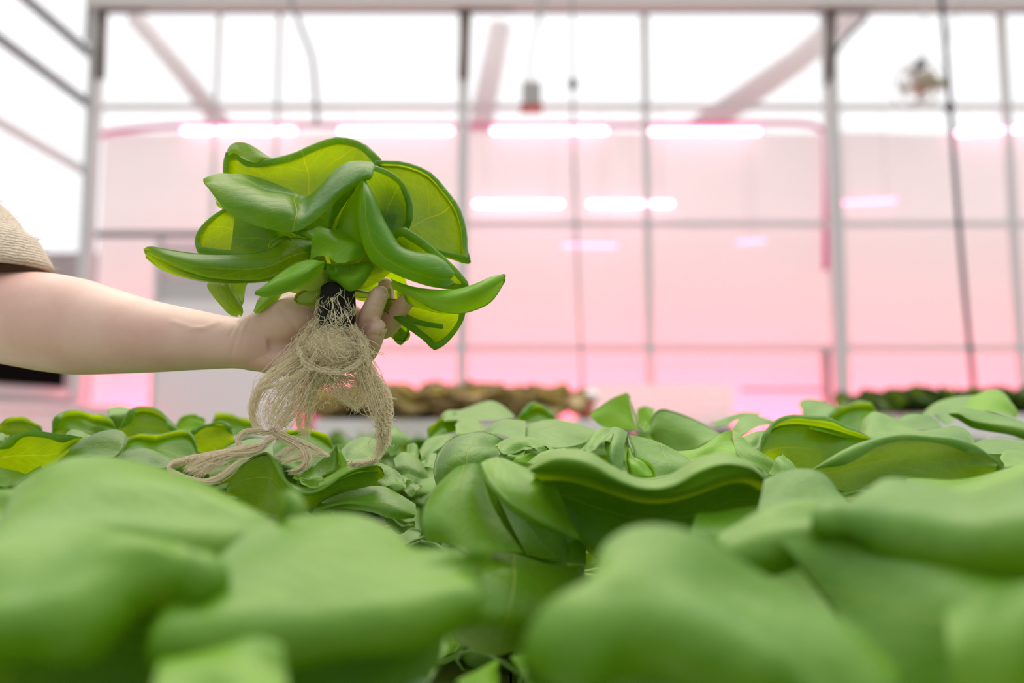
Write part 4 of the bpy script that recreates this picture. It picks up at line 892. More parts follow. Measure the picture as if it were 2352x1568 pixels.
# diagonal braces of the neighbouring roof seen through the panes
def brace(p, w, lab):
    m = MB(); m.tube([PY(*q, 8.6) for q in p], w, 14); tag(m.build('roof_brace', SHEET), lab, 'brace')
brace([(310, 40), (420, 170), (520, 300)], .10, 'pale slanting brace outside, falling right from the corner post')
brace([(1990, 0), (1830, 140), (1600, 300)], .14, 'wide pale slanting brace outside, left of the thick post')
brace([(1150, 60), (1115, 230), (1085, 420)], .13, 'pale steep brace outside, beside the middle post')

# ------------------------------------------------------------------ light: overcast sky, added pink lights behind the film
w = bpy.data.worlds.new('world'); scene.world = w; w.use_nodes = True; nt = w.node_tree; nt.nodes.clear()
tc = nt.nodes.new('ShaderNodeTexCoord'); sp = nt.nodes.new('ShaderNodeSeparateXYZ'); nt.links.new(tc.outputs['Generated'], sp.inputs[0])
r1 = ramp(nt, sp.outputs[1], -.35, .65); up = mth(nt, 'POWER', mth(nt, 'MAXIMUM', sp.outputs[2], 0.0), 2.2)
st = mth(nt, 'ADD', mth(nt, 'MULTIPLY_ADD', r1, .48, .52), mth(nt, 'MULTIPLY', up, .6))
vd = nt.nodes.new('ShaderNodeVectorMath'); vd.operation = 'DOT_PRODUCT'; nt.links.new(tc.outputs['Generated'], vd.inputs[0]); vd.inputs[1].default_value = (0, .62, .785)
lobe = mth(nt, 'POWER', mth(nt, 'MAXIMUM', vd.outputs['Value'], 0.0), 5.0); lobe = mth(nt, 'MULTIPLY', lobe, ramp(nt, sp.outputs[2], .46, .74)); st = mth(nt, 'ADD', st, mth(nt, 'MULTIPLY', lobe, 3.9))
st = mth(nt, 'MULTIPLY', st, ramp(nt, sp.outputs[2], -.06, .0)); st = mth(nt, 'ADD', st, .03)
bg = nt.nodes.new('ShaderNodeBackground'); nt.links.new(mixc(nt, lobe, (.99, .99, 1), (1, .89, .70)), bg.inputs[0]); nt.links.new(st, bg.inputs[1])
wo = nt.nodes.new('ShaderNodeOutputWorld'); nt.links.new(bg.outputs[0], wo.inputs[0])
def area(name, loc, rot, sx, sy, col, e):
    l = bpy.data.lights.new(name, 'AREA'); l.shape = 'RECTANGLE'; l.size = sx; l.size_y = sy; l.color = col; l.energy = e
    o = bpy.data.objects.new(name, l); COL.objects.link(o); o.location = [float(c) for c in loc]; o.rotation_euler = rot; return o
# unseen pink lights added behind the film to tint it from behind and below
for x0, x1, e in ((215, 700, 58), (700, 1200, 54), (1200, 1900, 72), (1900, 2600, 56)):
    a, b = PY(x0, 930, YB + .7), PY(x1, 930, YB + .7)
    area('pink_fill', ((a[0] + b[0]) / 2, YB + .75, .75), (math.radians(-98), 0, 0), b[0] - a[0], .25, (1, .05, .17), e)
scene.view_settings.view_transform = 'Standard'; scene.view_settings.look = 'None'; scene.view_settings.exposure = 0.22; scene.view_settings.gamma = 1.0
scene.view_settings.use_curve_mapping = False
try:
    scene.cycles.use_denoising = True; scene.cycles.max_bounces = 12; scene.cycles.diffuse_bounces = 8; scene.cycles.transmission_bounces = 8; scene.cycles.transparent_max_bounces = 12; scene.cycles.sample_clamp_indirect = 8; scene.cycles.caustics_reflective = False
except Exception: pass
# ------------------------------------------------------------------ hydroponic bed
bed = empty('planting_bed', (0, 1.0, 0)); tag(bed, 'long white foam-topped hydroponic bed carrying the rows of green lettuce', 'planting bed')
m = MB()
for k in range(24):
    x = -2.4 + .2 * k; m.box((x, -.35, BEDZ - .03), (x + .1985, 2.35, BEDZ))
m.build('foam_board', FOAM, bed, smooth=False)
m = MB(); m.box((-2.42, -.37, BEDZ - .22), (2.42, 2.37, BEDZ - .031)); m.build('trough', WHITEP, bed, smooth=False)
for sx in (-2.3, 2.3):
    for sy in (-.3, 2.3):
        m = MB(); m.box((sx - .03, sy - .03, 0), (sx + .03, sy + .03, BEDZ - .22)); m.build('leg', STEEL, bed, smooth=False)

# ------------------------------------------------------------------ a lettuce grown leaf by leaf
def grown_leaf(rs, az, age, size, n=18, m=11):
    """age 0 inner .. 1 outer"""
    Ln = size * (.085 + .060 * age) * rs.uniform(.88, 1.12); Wd = size * (.038 + .028 * age) * rs.uniform(.85, 1.15)
    e0 = math.radians(86 - 38 * age + rs.uniform(-7, 7)); bend = math.radians((35 + 85 * age) * rs.uniform(.7, 1.3))
    s = np.linspace(0, 1, n); el = e0 - bend * s ** 1.9
    ds = Ln / (n - 1); rad = .008 * size + np.concatenate([[0], np.cumsum(np.cos(el[:-1]) * ds)]); z = np.concatenate([[0], np.cumsum(np.sin(el[:-1]) * ds)]) + .012
    prof = np.where(s < .55, .22 + .78 * np.sin(np.clip(s / .55, 0, 1) * math.pi / 2) ** 1.6, np.cos((np.clip(s, .55, 1) - .55) / .45 * math.pi / 2) ** .42 + .0)
    prof = np.clip(prof, .10, 1) * Wd
    u = np.linspace(-1, 1, m); G = np.zeros((m, n, 3)); ph = rs.uniform(0, 6.28, 3); ruf = rs.uniform(.08, .26); cup = rs.uniform(.15, .55) * (1.1 - .5 * age)
    ca, sa = math.cos(az), math.sin(az); tw = rs.uniform(-.35, .35)
    for i, uu in enumerate(u):
        w = prof * uu
        nrm_r = -np.sin(el); nrm_z = np.cos(el)
        off = prof * (cup * uu * uu + ruf * uu * uu * np.sin(4.2 * s * 2 + ph[0] + uu * 2.2 + (ph[1] if uu > 0 else 0)) + tw * uu * s)
        rr = rad + nrm_r * off; zz = z + nrm_z * off
        G[i, :, 0] = ca * rr - sa * w; G[i, :, 1] = sa * rr + ca * w; G[i, :, 2] = zz
    v, f, uv = leaf_surface(G, path='fan', r=size * rs.uniform(.0016, .0036), ang=rs.uniform(160, 230), sign=-1, wob=.0008, face=np.array([-ca * .6, -sa * .6, .8]), seed=int(rs.integers(1e6)), rk=4)
    return v, f, uv
def variant(seed, nl, size=1.0, n=18, m=11):
    rs = np.random.default_rng(seed); out = []; az = rs.uniform(0, 6.28)
    for i in range(nl):
        age = ((i + .5) / nl) ** .85; az += 2.39996 + rs.normal(0, .12); out.append(grown_leaf(rs, az, age, size, n, m))
    return out
def place_variant(leaves, name, loc, mat, label, group, rot=0, scale=1.0, merged=False, cat='lettuce', zs=1.0):
    ro = empty(name, loc); tag(ro, label, cat, group)
    return ro
VARS = [variant(100 + k, 15) for k in range(5)]
VMESH = []
for k, lv in enumerate(VARS):
    ms = []
    for v, f, uv in lv:
        o = mesh_obj('leaf', v, f, FIELD, None, uv); ms.append(o.data); bpy.data.objects.remove(o)
    VMESH.append(ms)
def head(loc, k, rot, scale, label, group, zs=1.0, only=None, mat=None):
    """an Empty on the bed with one child mesh per leaf"""
    ro = empty('lettuce', loc); ro.rotation_euler[2] = rot; tag(ro, label, 'lettuce', group); ro.scale = (scale, scale, scale * zs)
    for i, me in enumerate(VMESH[k]):
        if only and not only(i): continue
        c = bpy.data.objects.new('leaf', me); COL.objects.link(c); c.parent = ro
    return ro
MERGED = []
for k, lv in enumerate(VARS):
    V, F, U = [], [], []
    for v, f, uv in lv:
        b = len(V); V.extend(v); F.extend([tuple(b + i for i in q) for q in f]); U.extend(uv)
    o = mesh_obj('lettuce', V, F, FIELD, None, U); MERGED.append(o.data); bpy.data.objects.remove(o)
GROUP = 'butterhead lettuces'
def near_head(px, dep, k, rot, sc, zs, label, low=True):
    """a traced plant: Empty on the bed, stub of grown leaves below the traced ones"""
    q = P(px, 900, dep); ro = empty('lettuce', (q[0], q[1], BEDZ)); tag(ro, label, 'lettuce', GROUP)
    for i, me in enumerate(VMESH[k]):
        c = bpy.data.objects.new('leaf', me); COL.objects.link(c); c.parent = ro; c.rotation_euler[2] = rot; c.scale = (sc, sc, sc * zs)
    return ro
def T(h, tg, lines, mat=FIELD, **kw):
    kw.setdefault('wob', .0007)
    if kw.pop('double', False):   # extra leaf added close behind to block the backlight
        traced(h, tg, [[(x, y + 12, d + 1.6) for x, y, d in l] for l in lines], mat, **kw)
    return traced(h, tg, lines, mat, **kw)
R3 = dict(r=.0022, ang=200, wob=.0007)

# ---- very near, left
h = near_head(300, .31, 0, .3, .80, .62, 'very blurred light green lettuce filling the lower left corner of the picture')
T(h, 'C4', [[(90, 540, 36), (300, 418, 37), (520, 388, 38), (800, 430, 38), (1050, 500, 37), (1250, 590, 35), (1430, 700, 33)],
            [(60, 620, 33), (300, 520, 34), (560, 500, 34), (850, 530, 34), (1100, 590, 33.5), (1300, 660, 33), (1440, 708, 32)],
            [(40, 740, 30), (300, 700, 30.5), (600, 690, 31), (900, 720, 31), (1100, 745, 31.5), (1300, 765, 31.5), (1440, 718, 32)]], path='near', r=.011, ang=125, sign=-1, rk=9, wob=.0014)
T(h, 'C4', [[(-120, 770, 27), (200, 725, 28), (500, 735, 28.5), (800, 790, 28), (1020, 880, 27)],
            [(-120, 900, 25), (200, 860, 26), (500, 850, 26.5), (800, 860, 26.5), (1015, 888, 26.5)],
            [(-120, 1140, 23.5), (200, 1090, 24), (500, 1020, 24.8), (800, 940, 25.8), (1010, 897, 26.3)]], path='near', r=.011, ang=130, sign=-1, rk=9, wob=.0014)
T(h, 'C4', [[(-60, 1040, 31), (700, 940, 32), (1500, 1090, 32), (2250, 1080, 32)], [(-60, 1350, 33), (700, 1300, 34), (1500, 1350, 34), (2250, 1350, 34)], [(-60, 1750, 33), (700, 1750, 34), (1500, 1750, 34), (2250, 1700, 34)]], FIELD, path='none', double=True)
T(h, 'C4', [[(-60, 580, 40), (60, 560, 40), (190, 650, 38)], [(-60, 760, 37), (60, 740, 37), (180, 710, 37)]], path='none')
h = near_head(760, .29, 1, 1.3, .80, .62, 'very blurred light green lettuce at the lower left, just right of the corner one')
T(h, 'C4', [[(1330, 745, 31), (1600, 693, 32), (1880, 690, 32), (2060, 765, 31.5), (2160, 850, 30), (2390, 862, 29)],
            [(1150, 890, 29), (1500, 850, 29.5), (1850, 850, 30), (2100, 880, 29.6), (2250, 890, 29), (2405, 900, 28.5)],
            [(980, 1050, 27), (1400, 1000, 27.5), (1800, 1000, 28), (2100, 990, 28.2), (2260, 970, 28.3), (2412, 960, 28.3)],
            [(900, 1230, 25), (1200, 1160, 25.5), (1600, 1175, 26), (2000, 1130, 26.5), (2220, 1080, 27), (2405, 1030, 27.5)]], path='near', r=.010, ang=130, sign=-1, rk=9, wob=.0014)
T(h, 'C4', [[(840, 1450, 23), (1050, 1385, 23.5), (1300, 1345, 23.5), (1480, 1390, 23)], [(810, 1570, 21.5), (1050, 1540, 22), (1300, 1510, 22), (1500, 1530, 22)], [(800, 1750, 20), (1000, 1720, 20.5), (1300, 1700, 20.5), (1520, 1700, 21)]], path='none')
T(h, 'C4', [[(1480, 1180, 30), (1900, 1150, 30.5), (2350, 1050, 31)], [(1500, 1450, 30), (1900, 1400, 31), (2330, 1250, 31.5)], [(1550, 1700, 29), (1900, 1650, 30), (2300, 1480, 31)]], FIELD, path='none', double=True)
# ---- middle front
h = near_head(1400, .47, 2, .2, .60, .50, 'blurred lettuce at the bottom centre with two overlapping leaves, over the white gap')
T(h, 'C5', [[(250, 520, 45), (180, 630, 43.5), (165, 740, 42.5), (180, 830, 42)],
            [(330, 440, 46), (290, 580, 43.5), (280, 720, 42), (320, 845, 41.5)],
            [(420, 425, 46), (420, 580, 44), (430, 740, 42.5), (460, 880, 41.5)],
            [(462, 425, 46), (520, 600, 45), (590, 760, 44), (690, 890, 43)]], path='top', r=.002, ang=150, sign=-1)
T(h, 'C5', [[(468, 410, 44.6), (530, 545, 42.5), (650, 655, 42), (820, 750, 42), (972, 822, 43)],
            [(500, 396, 45.3), (580, 500, 43), (700, 620, 42.3), (840, 735, 42.2), (973, 821, 43)],
            [(560, 392, 45.8), (660, 490, 43.6), (770, 600, 43), (870, 710, 42.8), (974, 820, 43)],
            [(650, 425, 45.6), (750, 510, 44.2), (830, 600, 43.6), (900, 700, 43.3), (976, 818, 43)],
            [(770, 470, 45), (845, 510, 44.5), (890, 600, 44), (935, 700, 43.8), (978, 816, 43.2)]], path='top', r=.0016, ang=150, sign=-1)
T(h, 'C5', [[(480, 480, 47.5), (560, 620, 47), (700, 900, 45)], [(780, 500, 48), (800, 700, 48), (850, 930, 46)], [(1000, 520, 48), (1010, 700, 48), (1020, 950, 47)]], FIELD, path='none', double=True)
T(h, 'C5', [[(350, 895, 43), (320, 1050, 41), (305, 1200, 40), (330, 1340, 40.5)],
            [(470, 885, 43), (450, 1050, 40.5), (430, 1230, 39.5), (430, 1395, 40.5)],
            [(650, 890, 44), (640, 1050, 41), (600, 1250, 39.5), (560, 1428, 41)],
            [(850, 950, 45), (860, 1080, 43), (800, 1250, 41), (690, 1395, 41.5)],
            [(1010, 950, 47), (1010, 1080, 45), (960, 1250, 43), (850, 1380, 42.5)]], path='none')
T(h, 'C5', [[(620, 1430, 38), (690, 1560, 36), (740, 1700, 35)], [(760, 1410, 38.5), (850, 1520, 36), (900, 1700, 35)], [(960, 1380, 39), (1030, 1500, 36.8), (1060, 1700, 35.5)]], path='none', n=16, m=10)
T(h, 'C5', [[(-40, 1500, 33), (100, 1400, 35), (250, 1275, 37)], [(100, 1700, 33), (200, 1560, 34), (288, 1390, 36)]], path='none', n=16, m=10)
T(h, 'C5', [[(330, 1570, 33), (450, 1500, 35), (556, 1450, 37)], [(400, 1620, 32.5), (510, 1550, 34), (560, 1480, 36)], [(480, 1750, 32), (540, 1640, 33.5), (560, 1520, 36)]], path='none', n=16, m=10)
# ---- wavy leaf right of centre
h = near_head(1490, .46, 3, 2.2, .85, .68, 'lettuce with one long wavy leaf right of centre, in front of the sharp ones')
T(h, 'F', [[(1212, 1074, 43), (1275, 1034, 44), (1345, 1035, 44), (1400, 1068, 43.5), (1470, 1100, 43), (1530, 1095, 43), (1600, 1054, 43.5), (1660, 1040, 44), (1725, 1060, 43.5), (1756, 1090, 43)],
           [(1216, 1078, 42), (1280, 1052, 41.5), (1350, 1062, 41), (1410, 1096, 41), (1475, 1120, 41), (1540, 1116, 41), (1610, 1078, 41), (1665, 1062, 41), (1720, 1070, 41.5), (1758, 1100, 42)],
           [(1222, 1085, 42.5), (1285, 1082, 42), (1350, 1096, 41.5), (1410, 1117, 41.3), (1480, 1137, 41.2), (1550, 1137, 41.2), (1620, 1112, 41.3), (1670, 1092, 41.6), (1725, 1088, 42), (1760, 1112, 42.5)]], n=44, m=18, path='bot', r=.0016, ang=180, sign=-1)
T(h, 'F', [[(1222, 1083, 42.6), (1285, 1080, 42.1), (1350, 1094, 41.6), (1410, 1115, 41.4), (1480, 1135, 41.3), (1550, 1134, 41.3), (1620, 1110, 41.4), (1670, 1090, 41.7), (1725, 1086, 42.1), (1758, 1110, 42.6)],
           [(1262, 1130, 45), (1320, 1150, 45.5), (1410, 1180, 45.5), (1490, 1190, 45), (1600, 1180, 45.5), (1690, 1150, 45.5), (1750, 1150, 45)],
           [(1300, 1200, 45.5), (1340, 1250, 46), (1420, 1280, 46), (1500, 1280, 46), (1600, 1270, 46), (1690, 1250, 46), (1745, 1210, 45.5)]], FIELD, path='none', double=True)
T(h, 'F', [[(1755, 1105, 42), (1830, 1078, 42.8), (1890, 1086, 42.8), (1934, 1126, 42)], [(1748, 1135, 40.5), (1825, 1120, 41), (1888, 1130, 41), (1938, 1150, 41)], [(1740, 1175, 39), (1820, 1180, 39), (1890, 1180, 39), (1942, 1180, 40)]], path='none')
T(h, 'F', [[(1600, 1180, 41), (1700, 1165, 41.5), (1800, 1170, 41)], [(1580, 1250, 39), (1690, 1230, 39), (1790, 1215, 39)], [(1570, 1310, 38), (1680, 1300, 38), (1780, 1290, 38)]], path='none')
T(h, 'F', [[(1090, 1070, 47), (1180, 1060, 47.5), (1300, 1080, 48)], [(1100, 1180, 46.5), (1190, 1190, 47), (1300, 1200, 47.5)], [(1110, 1300, 45), (1200, 1300, 45.5), (1300, 1320, 46)]], path='none', double=True)
T(h, 'F', [[(1600, 1230, 38), (1800, 1220, 38), (2000, 1230, 38), (2200, 1230, 38)], [(1640, 1340, 36), (1830, 1340, 36.5), (2020, 1340, 36.5), (2200, 1340, 36)], [(1680, 1460, 33), (1850, 1470, 33.5), (2040, 1480, 33.5), (2200, 1480, 33)]], path='none', double=True)
# ---- very near, right
h = near_head(1650, .27, 4, 0.4, .78, .60, 'very blurred lettuce at the bottom, right of centre, one leaf a big pale dome')
T(h, 'F', [[(1343, 1300, 25), (1390, 1225, 26), (1470, 1195, 26.5), (1580, 1220, 26.5), (1690, 1290, 26), (1830, 1360, 25.5), (1960, 1430, 25), (2070, 1540, 24.5)],
           [(1336, 1350, 24), (1430, 1310, 24.5), (1540, 1320, 24.5), (1660, 1370, 24.5), (1790, 1430, 24), (1910, 1500, 23.5), (2000, 1580, 23)],
           [(1348, 1372, 23), (1440, 1372, 23.2), (1560, 1385, 23.2), (1690, 1440, 23), (1800, 1495, 22.6), (1900, 1570, 22.4)]], path='near', r=.014, ang=115, sign=-1, rk=9, wob=.0014)
T(h, 'F', [[(1250, 1380, 28), (1500, 1400, 28), (1750, 1480, 27), (1900, 1540, 26)], [(1280, 1480, 28.5), (1500, 1500, 28.5), (1750, 1560, 27.5), (1900, 1600, 26)], [(1300, 1640, 27), (1500, 1650, 27), (1750, 1650, 26), (1900, 1680, 25)]], FIELD, path='none', double=True)
h = near_head(2130, .29, 1, 2.4, .82, .66, 'very blurred dark green lettuce filling the lower right corner of the picture')
T(h, 'F', [[(1650, 1225, 33), (1760, 1175, 34), (1880, 1160, 34.5), (2000, 1175, 34)], [(1665, 1240, 32), (1775, 1192, 32.6), (1885, 1178, 33), (2000, 1195, 33)], [(1680, 1255, 31), (1785, 1208, 31.4), (1890, 1195, 31.8), (2000, 1220, 31.8)]], path='near', r=.010, ang=130, sign=-1, rk=9, wob=.0014)
T(h, 'F', [[(1983, 1112, 33), (2036, 1092, 33.5), (2120, 1110, 33.5), (2220, 1134, 33), (2300, 1110, 32), (2440, 1055, 31)],
           [(1950, 1150, 31.5), (2020, 1140, 31.5), (2120, 1150, 31.2), (2230, 1168, 30.6), (2310, 1150, 30), (2440, 1110, 29)],
           [(1890, 1172, 30.4), (1980, 1160, 30.4), (2090, 1168, 30), (2200, 1182, 29.4), (2320, 1168, 28.4), (2440, 1135, 27.8)]], path='near', r=.012, ang=112, sign=-1, rk=9, wob=.0014)
T(h, 'F', [[(1790, 1235, 30), (1950, 1235, 30), (2100, 1290, 29), (2440, 1300, 28)], [(1880, 1350, 29), (2020, 1380, 28), (2180, 1430, 27), (2440, 1450, 26)], [(2000, 1500, 27), (2100, 1600, 26), (2250, 1640, 25.5), (2440, 1650, 25)]], FIELD, path='none', double=True)
T(h, 'F', [[(2170, 1400, 24), (2300, 1345, 24), (2440, 1310, 24)], [(2180, 1500, 22.8), (2310, 1470, 22.8), (2440, 1440, 23)], [(2200, 1640, 22), (2320, 1640, 22), (2440, 1640, 22)]], path='none')
# ---- sharp lettuce right of centre
h = near_head(1265, .585, 0, 1.0, .92, .80, 'sharply focused lettuce right of the roots, with a round veined leaf and a curled heart')
T(h, 'G3', [[(590, 1080, 56), (572, 960, 57), (602, 800, 58.5), (690, 688, 60)], [(700, 1010, 55), (690, 880, 55.5), (740, 750, 57), (830, 620, 60)], [(880, 920, 55), (880, 820, 55.5), (920, 710, 57), (1000, 588, 60.5)],
            [(1040, 900, 56), (1060, 800, 57), (1080, 720, 58.5), (1140, 632, 60.5)], [(1170, 840, 58), (1165, 780, 59), (1180, 720, 60), (1205, 665, 61)]], path='fan', r=.0009, ang=170, sign=-1)
T(h, 'G3', [[(1122, 705, 57), (1210, 660, 57.5), (1360, 632, 58), (1510, 655, 58), (1655, 750, 57.5)], [(1126, 720, 56.2), (1200, 715, 56), (1330, 690, 56.4), (1480, 700, 56.8), (1600, 755, 56.5)], [(1130, 735, 55.5), (1190, 790, 55), (1280, 775, 55.3), (1380, 745, 55.8), (1520, 765, 56)]], path='bot', r=.0006, ang=150, sign=-1)
T(h, 'G3', [[(1165, 790, 55.6), (1200, 840, 55), (1270, 880, 55)], [(1270, 785, 55.5), (1285, 830, 54.8), (1300, 880, 55)], [(1400, 755, 56), (1380, 820, 55), (1350, 890, 55)]], path='none', n=14, m=10)
T(h, 'G3', [[(1270, 860, 54.8), (1300, 805, 55.2), (1400, 788, 55.6), (1500, 800, 55.6)], [(1280, 890, 54.2), (1340, 880, 54), (1400, 890, 54.2), (1460, 870, 54.6)]], BRIGHT, path='none', n=14, m=10)
T(h, 'G3', [[(1340, 920, 52.4), (1480, 812, 53.5), (1600, 755, 54), (1760, 740, 54)], [(1420, 930, 51), (1520, 860, 51.5), (1620, 800, 52), (1760, 790, 52)]], path='none')
T(h, 'G3', [[(1380, 740, 55.5), (1440, 720, 55.8), (1560, 735, 56), (1620, 760, 56)], [(1400, 752, 55), (1460, 750, 55), (1540, 775, 55.2), (1600, 790, 55.4)]], path='top', r=.0006, ang=160, sign=-1, n=14, m=8)
h = near_head(1240, .72, 2, 3.0, .95, .82, 'lettuce just behind the sharp one, with broad pale veined leaves')
T(h, 'G3', [[(1030, 600, 64), (1100, 525, 66), (1220, 482, 67), (1400, 500, 67)], [(1060, 610, 62.5), (1140, 560, 63.5), (1250, 540, 64), (1400, 570, 64)], [(1100, 630, 61.5), (1170, 630, 61.5), (1260, 650, 61), (1400, 660, 61.5)]], path='none')
T(h, 'G3', [[(1335, 570, 66), (1500, 502, 68), (1700, 480, 69), (1880, 520, 69), (2045, 590, 68)], [(1370, 620, 64), (1520, 590, 64), (1700, 580, 64.5), (1860, 610, 65), (2000, 640, 66)], [(1480, 660, 62.5), (1600, 725, 61), (1720, 735, 61), (1850, 715, 62), (1930, 690, 63.5)]], path='none')
T(h, 'G3', [[(770, 540, 70), (800, 490, 72), (870, 480, 72), (950, 490, 72), (1030, 550, 71)], [(775, 610, 66), (860, 620, 66), (950, 605, 66), (1045, 590, 67)]], path='none')
T(h, 'G3', [[(440, 760, 68), (520, 670, 70), (680, 612, 71), (790, 620, 71)], [(455, 800, 66), (530, 730, 67), (660, 670, 68), (740, 660, 68.5)], [(460, 850, 65), (540, 805, 65), (640, 730, 66), (700, 700, 67)]], path='none')
T(h, 'G3', [[(465, 870, 64), (530, 810, 65), (600, 790, 65)], [(490, 920, 62), (550, 915, 62), (590, 900, 62.5)]], path='none', n=14, m=8)
h = near_head(1150, .86, 4, 2.0, 1.0, .88, 'lettuce with a tall light green crown in front of the reddish crop')
T(h, 'G3', [[(640, 450, 80), (690, 405, 81), (800, 400, 83), (900, 370, 85), (1010, 330, 86), (1095, 316, 86), (1180, 350, 86), (1300, 445, 84)], [(660, 480, 78), (800, 450, 79), (900, 430, 80), (1000, 400, 81), (1090, 395, 81), (1180, 410, 81), (1290, 460, 81)], [(680, 500, 76), (800, 490, 76), (900, 490, 76), (1000, 480, 77), (1100, 480, 77), (1200, 480, 78), (1290, 475, 80)]], path='none')
T(h, 'G3', [[(1310, 485, 82), (1410, 405, 84), (1510, 385, 85), (1600, 420, 84), (1680, 482, 82)], [(1330, 500, 83), (1450, 520, 82), (1550, 530, 82), (1620, 520, 82), (1672, 495, 82)]], LEAF, path='top', r=.0035, ang=200, sign=1)
T(h, 'G3', [[(520, 650, 76), (600, 550, 78), (660, 500, 79), (760, 490, 80), (800, 520, 79)], [(560, 655, 75), (650, 620, 76), (700, 605, 76), (760, 600, 77), (790, 570, 78)]], LEAF, path='top', r=.003, ang=180, sign=1)
# ---- the lettuce the roots trail over
h = near_head(690, .57, 3, .5, .90, .72, 'lettuce under the trailing roots with a folded leaf and a pointed leaf at its heart')
T(h, 'G2', [[(700, 1140, 53), (800, 980, 53), (950, 858, 53.5), (1080, 828, 54), (1165, 900, 53), (1245, 1060, 52), (1350, 1158, 51.5), (1480, 1166, 51.5), (1600, 1110, 52), (1750, 1010, 53), (1930, 940, 54), (2080, 935, 54.5), (2125, 1010, 55)],
            [(705, 1165, 52.8), (820, 1080, 53.2), (970, 1050, 53.6), (1090, 1050, 53.8), (1170, 1120, 53.4), (1240, 1220, 52.8), (1335, 1280, 52.4), (1465, 1260, 52.4), (1580, 1190, 52.8), (1720, 1100, 53.4), (1900, 1045, 54.2), (2040, 1020, 54.8), (2095, 1060, 55.2)],
            [(720, 1190, 53), (850, 1250, 53.5), (980, 1330, 54), (1100, 1385, 54), (1180, 1405, 54), (1240, 1405, 54), (1320, 1385, 53.5), (1450, 1330, 53.5), (1560, 1260, 53.5), (1700, 1180, 54), (1880, 1140, 54.5), (2000, 1115, 55), (2062, 1090, 55.5)]], FIELD, n=56, m=18, path='top', r=.0013, ang=200, sign=1)
T(h, 'G2', [[(1365, 1040, 57), (1540, 905, 57.5), (1650, 810, 58), (1686, 742, 58.5)], [(1480, 1060, 56), (1600, 1000, 56.5), (1672, 900, 57.5), (1690, 742, 58.3)], [(1560, 1060, 56.8), (1700, 980, 57.2), (1720, 880, 57.8), (1692, 742, 58.2)]], FIELD, path='none', n=20, m=12)
T(h, 'G2', [[(1600, 1040, 57.2), (1712, 960, 57.4), (1706, 850, 58), (1690, 742, 58.3)], [(1700, 1060, 56.4), (1750, 980, 57), (1740, 880, 57.6), (1694, 745, 58.2)], [(1800, 1000, 57), (1800, 960, 57.2), (1765, 870, 57.8), (1698, 748, 58.4)]], BRIGHT, path='none', n=20, m=10)
T(h, 'G2', [[(1560, 1060, 56), (1750, 965, 57), (1950, 905, 57), (2090, 930, 56)], [(1520, 1120, 54), (1700, 1030, 54.8), (1930, 940, 55.2), (2085, 960, 55)], [(1500, 1168, 52), (1640, 1100, 52.4), (1850, 1000, 53.2), (2080, 985, 54.6)]], BRIGHT, path='none', n=20, m=12)
T(h, 'G2', [[(1300, 1050, 55.5), (1330, 1020, 55.8), (1380, 1110, 55)], [(1400, 1080, 55.5), (1450, 1060, 55.8), (1480, 1140, 55)], [(1460, 1040, 56), (1550, 1030, 56), (1600, 1090, 55)]], BRIGHT, path='none', n=12, m=8)
T(h, 'G2', [[(2030, 920, 58), (2100, 905, 59), (2210, 960, 59), (2290, 1040, 58.5), (2322, 1100, 58)], [(2060, 1050, 57.6), (2120, 1040, 57.8), (2200, 1050, 57.8), (2270, 1090, 57.4), (2318, 1130, 57)], [(2090, 1140, 57), (2170, 1125, 56.2), (2230, 1112, 56), (2280, 1125, 56), (2305, 1170, 56.5)]], path='none')
T(h, 'G2', [[(1550, 1240, 54), (1850, 1150, 55), (2100, 1130, 56), (2250, 1190, 55.5), (2410, 1285, 55)], [(1500, 1330, 52.5), (1800, 1260, 53), (2080, 1270, 53), (2250, 1310, 53), (2415, 1370, 53.5)], [(1420, 1392, 53), (1750, 1330, 53), (2000, 1350, 52.5), (2180, 1415, 52.5), (2385, 1405, 53.5)]], path='none')
T(h, 'G2', [[(2100, 1380, 55), (2250, 1420, 55), (2400, 1410, 55)], [(2200, 1500, 54), (2300, 1540, 54), (2410, 1500, 54.5)]], path='bot', r=.001, ang=180, wob=.0015)
T(h, 'G2', [[(1150, 705, 60), (1280, 652, 61), (1420, 642, 62), (1560, 700, 62), (1680, 800, 61)], [(1130, 790, 58.5), (1260, 760, 59), (1410, 770, 59.6), (1550, 800, 60), (1660, 830, 60)], [(1110, 880, 57), (1250, 880, 57), (1400, 900, 57), (1550, 900, 58), (1650, 880, 59)]], LEAF, path='top', r=.002, ang=180, sign=1)
T(h, 'G2', [[(1735, 800, 62), (1820, 712, 63.5), (1950, 675, 64), (2060, 715, 64), (2110, 800, 63)], [(1760, 850, 60), (1850, 790, 61), (1960, 770, 61.4), (2060, 800, 61.6), (2110, 850, 61.4)], [(1790, 905, 59), (1880, 900, 59), (1980, 895, 59.5), (2080, 885, 60.5)]], FIELD, path='none')
T(h, 'G2', [[(600, 850, 58), (780, 740, 59), (950, 690, 60), (1120, 720, 60)], [(640, 900, 56), (800, 860, 56.5), (950, 840, 57), (1130, 850, 57)]], FIELD, path='none')
T(h, 'G2', [[(540, 980, 55), (700, 920, 56), (850, 870, 56.5), (1000, 860, 57)], [(560, 1060, 53.6), (700, 1010, 54), (860, 950, 55), (1000, 930, 55)]], FIELD, path='none')
h = near_head(905, .68, 1, .9, .92, .80, 'lettuce behind the right root strand with an upright yellow-green leaf')
T(h, 'G3', [[(110, 640, 66), (120, 560, 66.5), (180, 520, 67)], [(150, 720, 64.5), (200, 620, 65.5), (230, 545, 67)], [(180, 800, 64), (270, 680, 65.5), (310, 610, 67)], [(210, 805, 64.2), (320, 700, 65.8), (368, 662, 66.8)]], path='none', n=16, m=12)
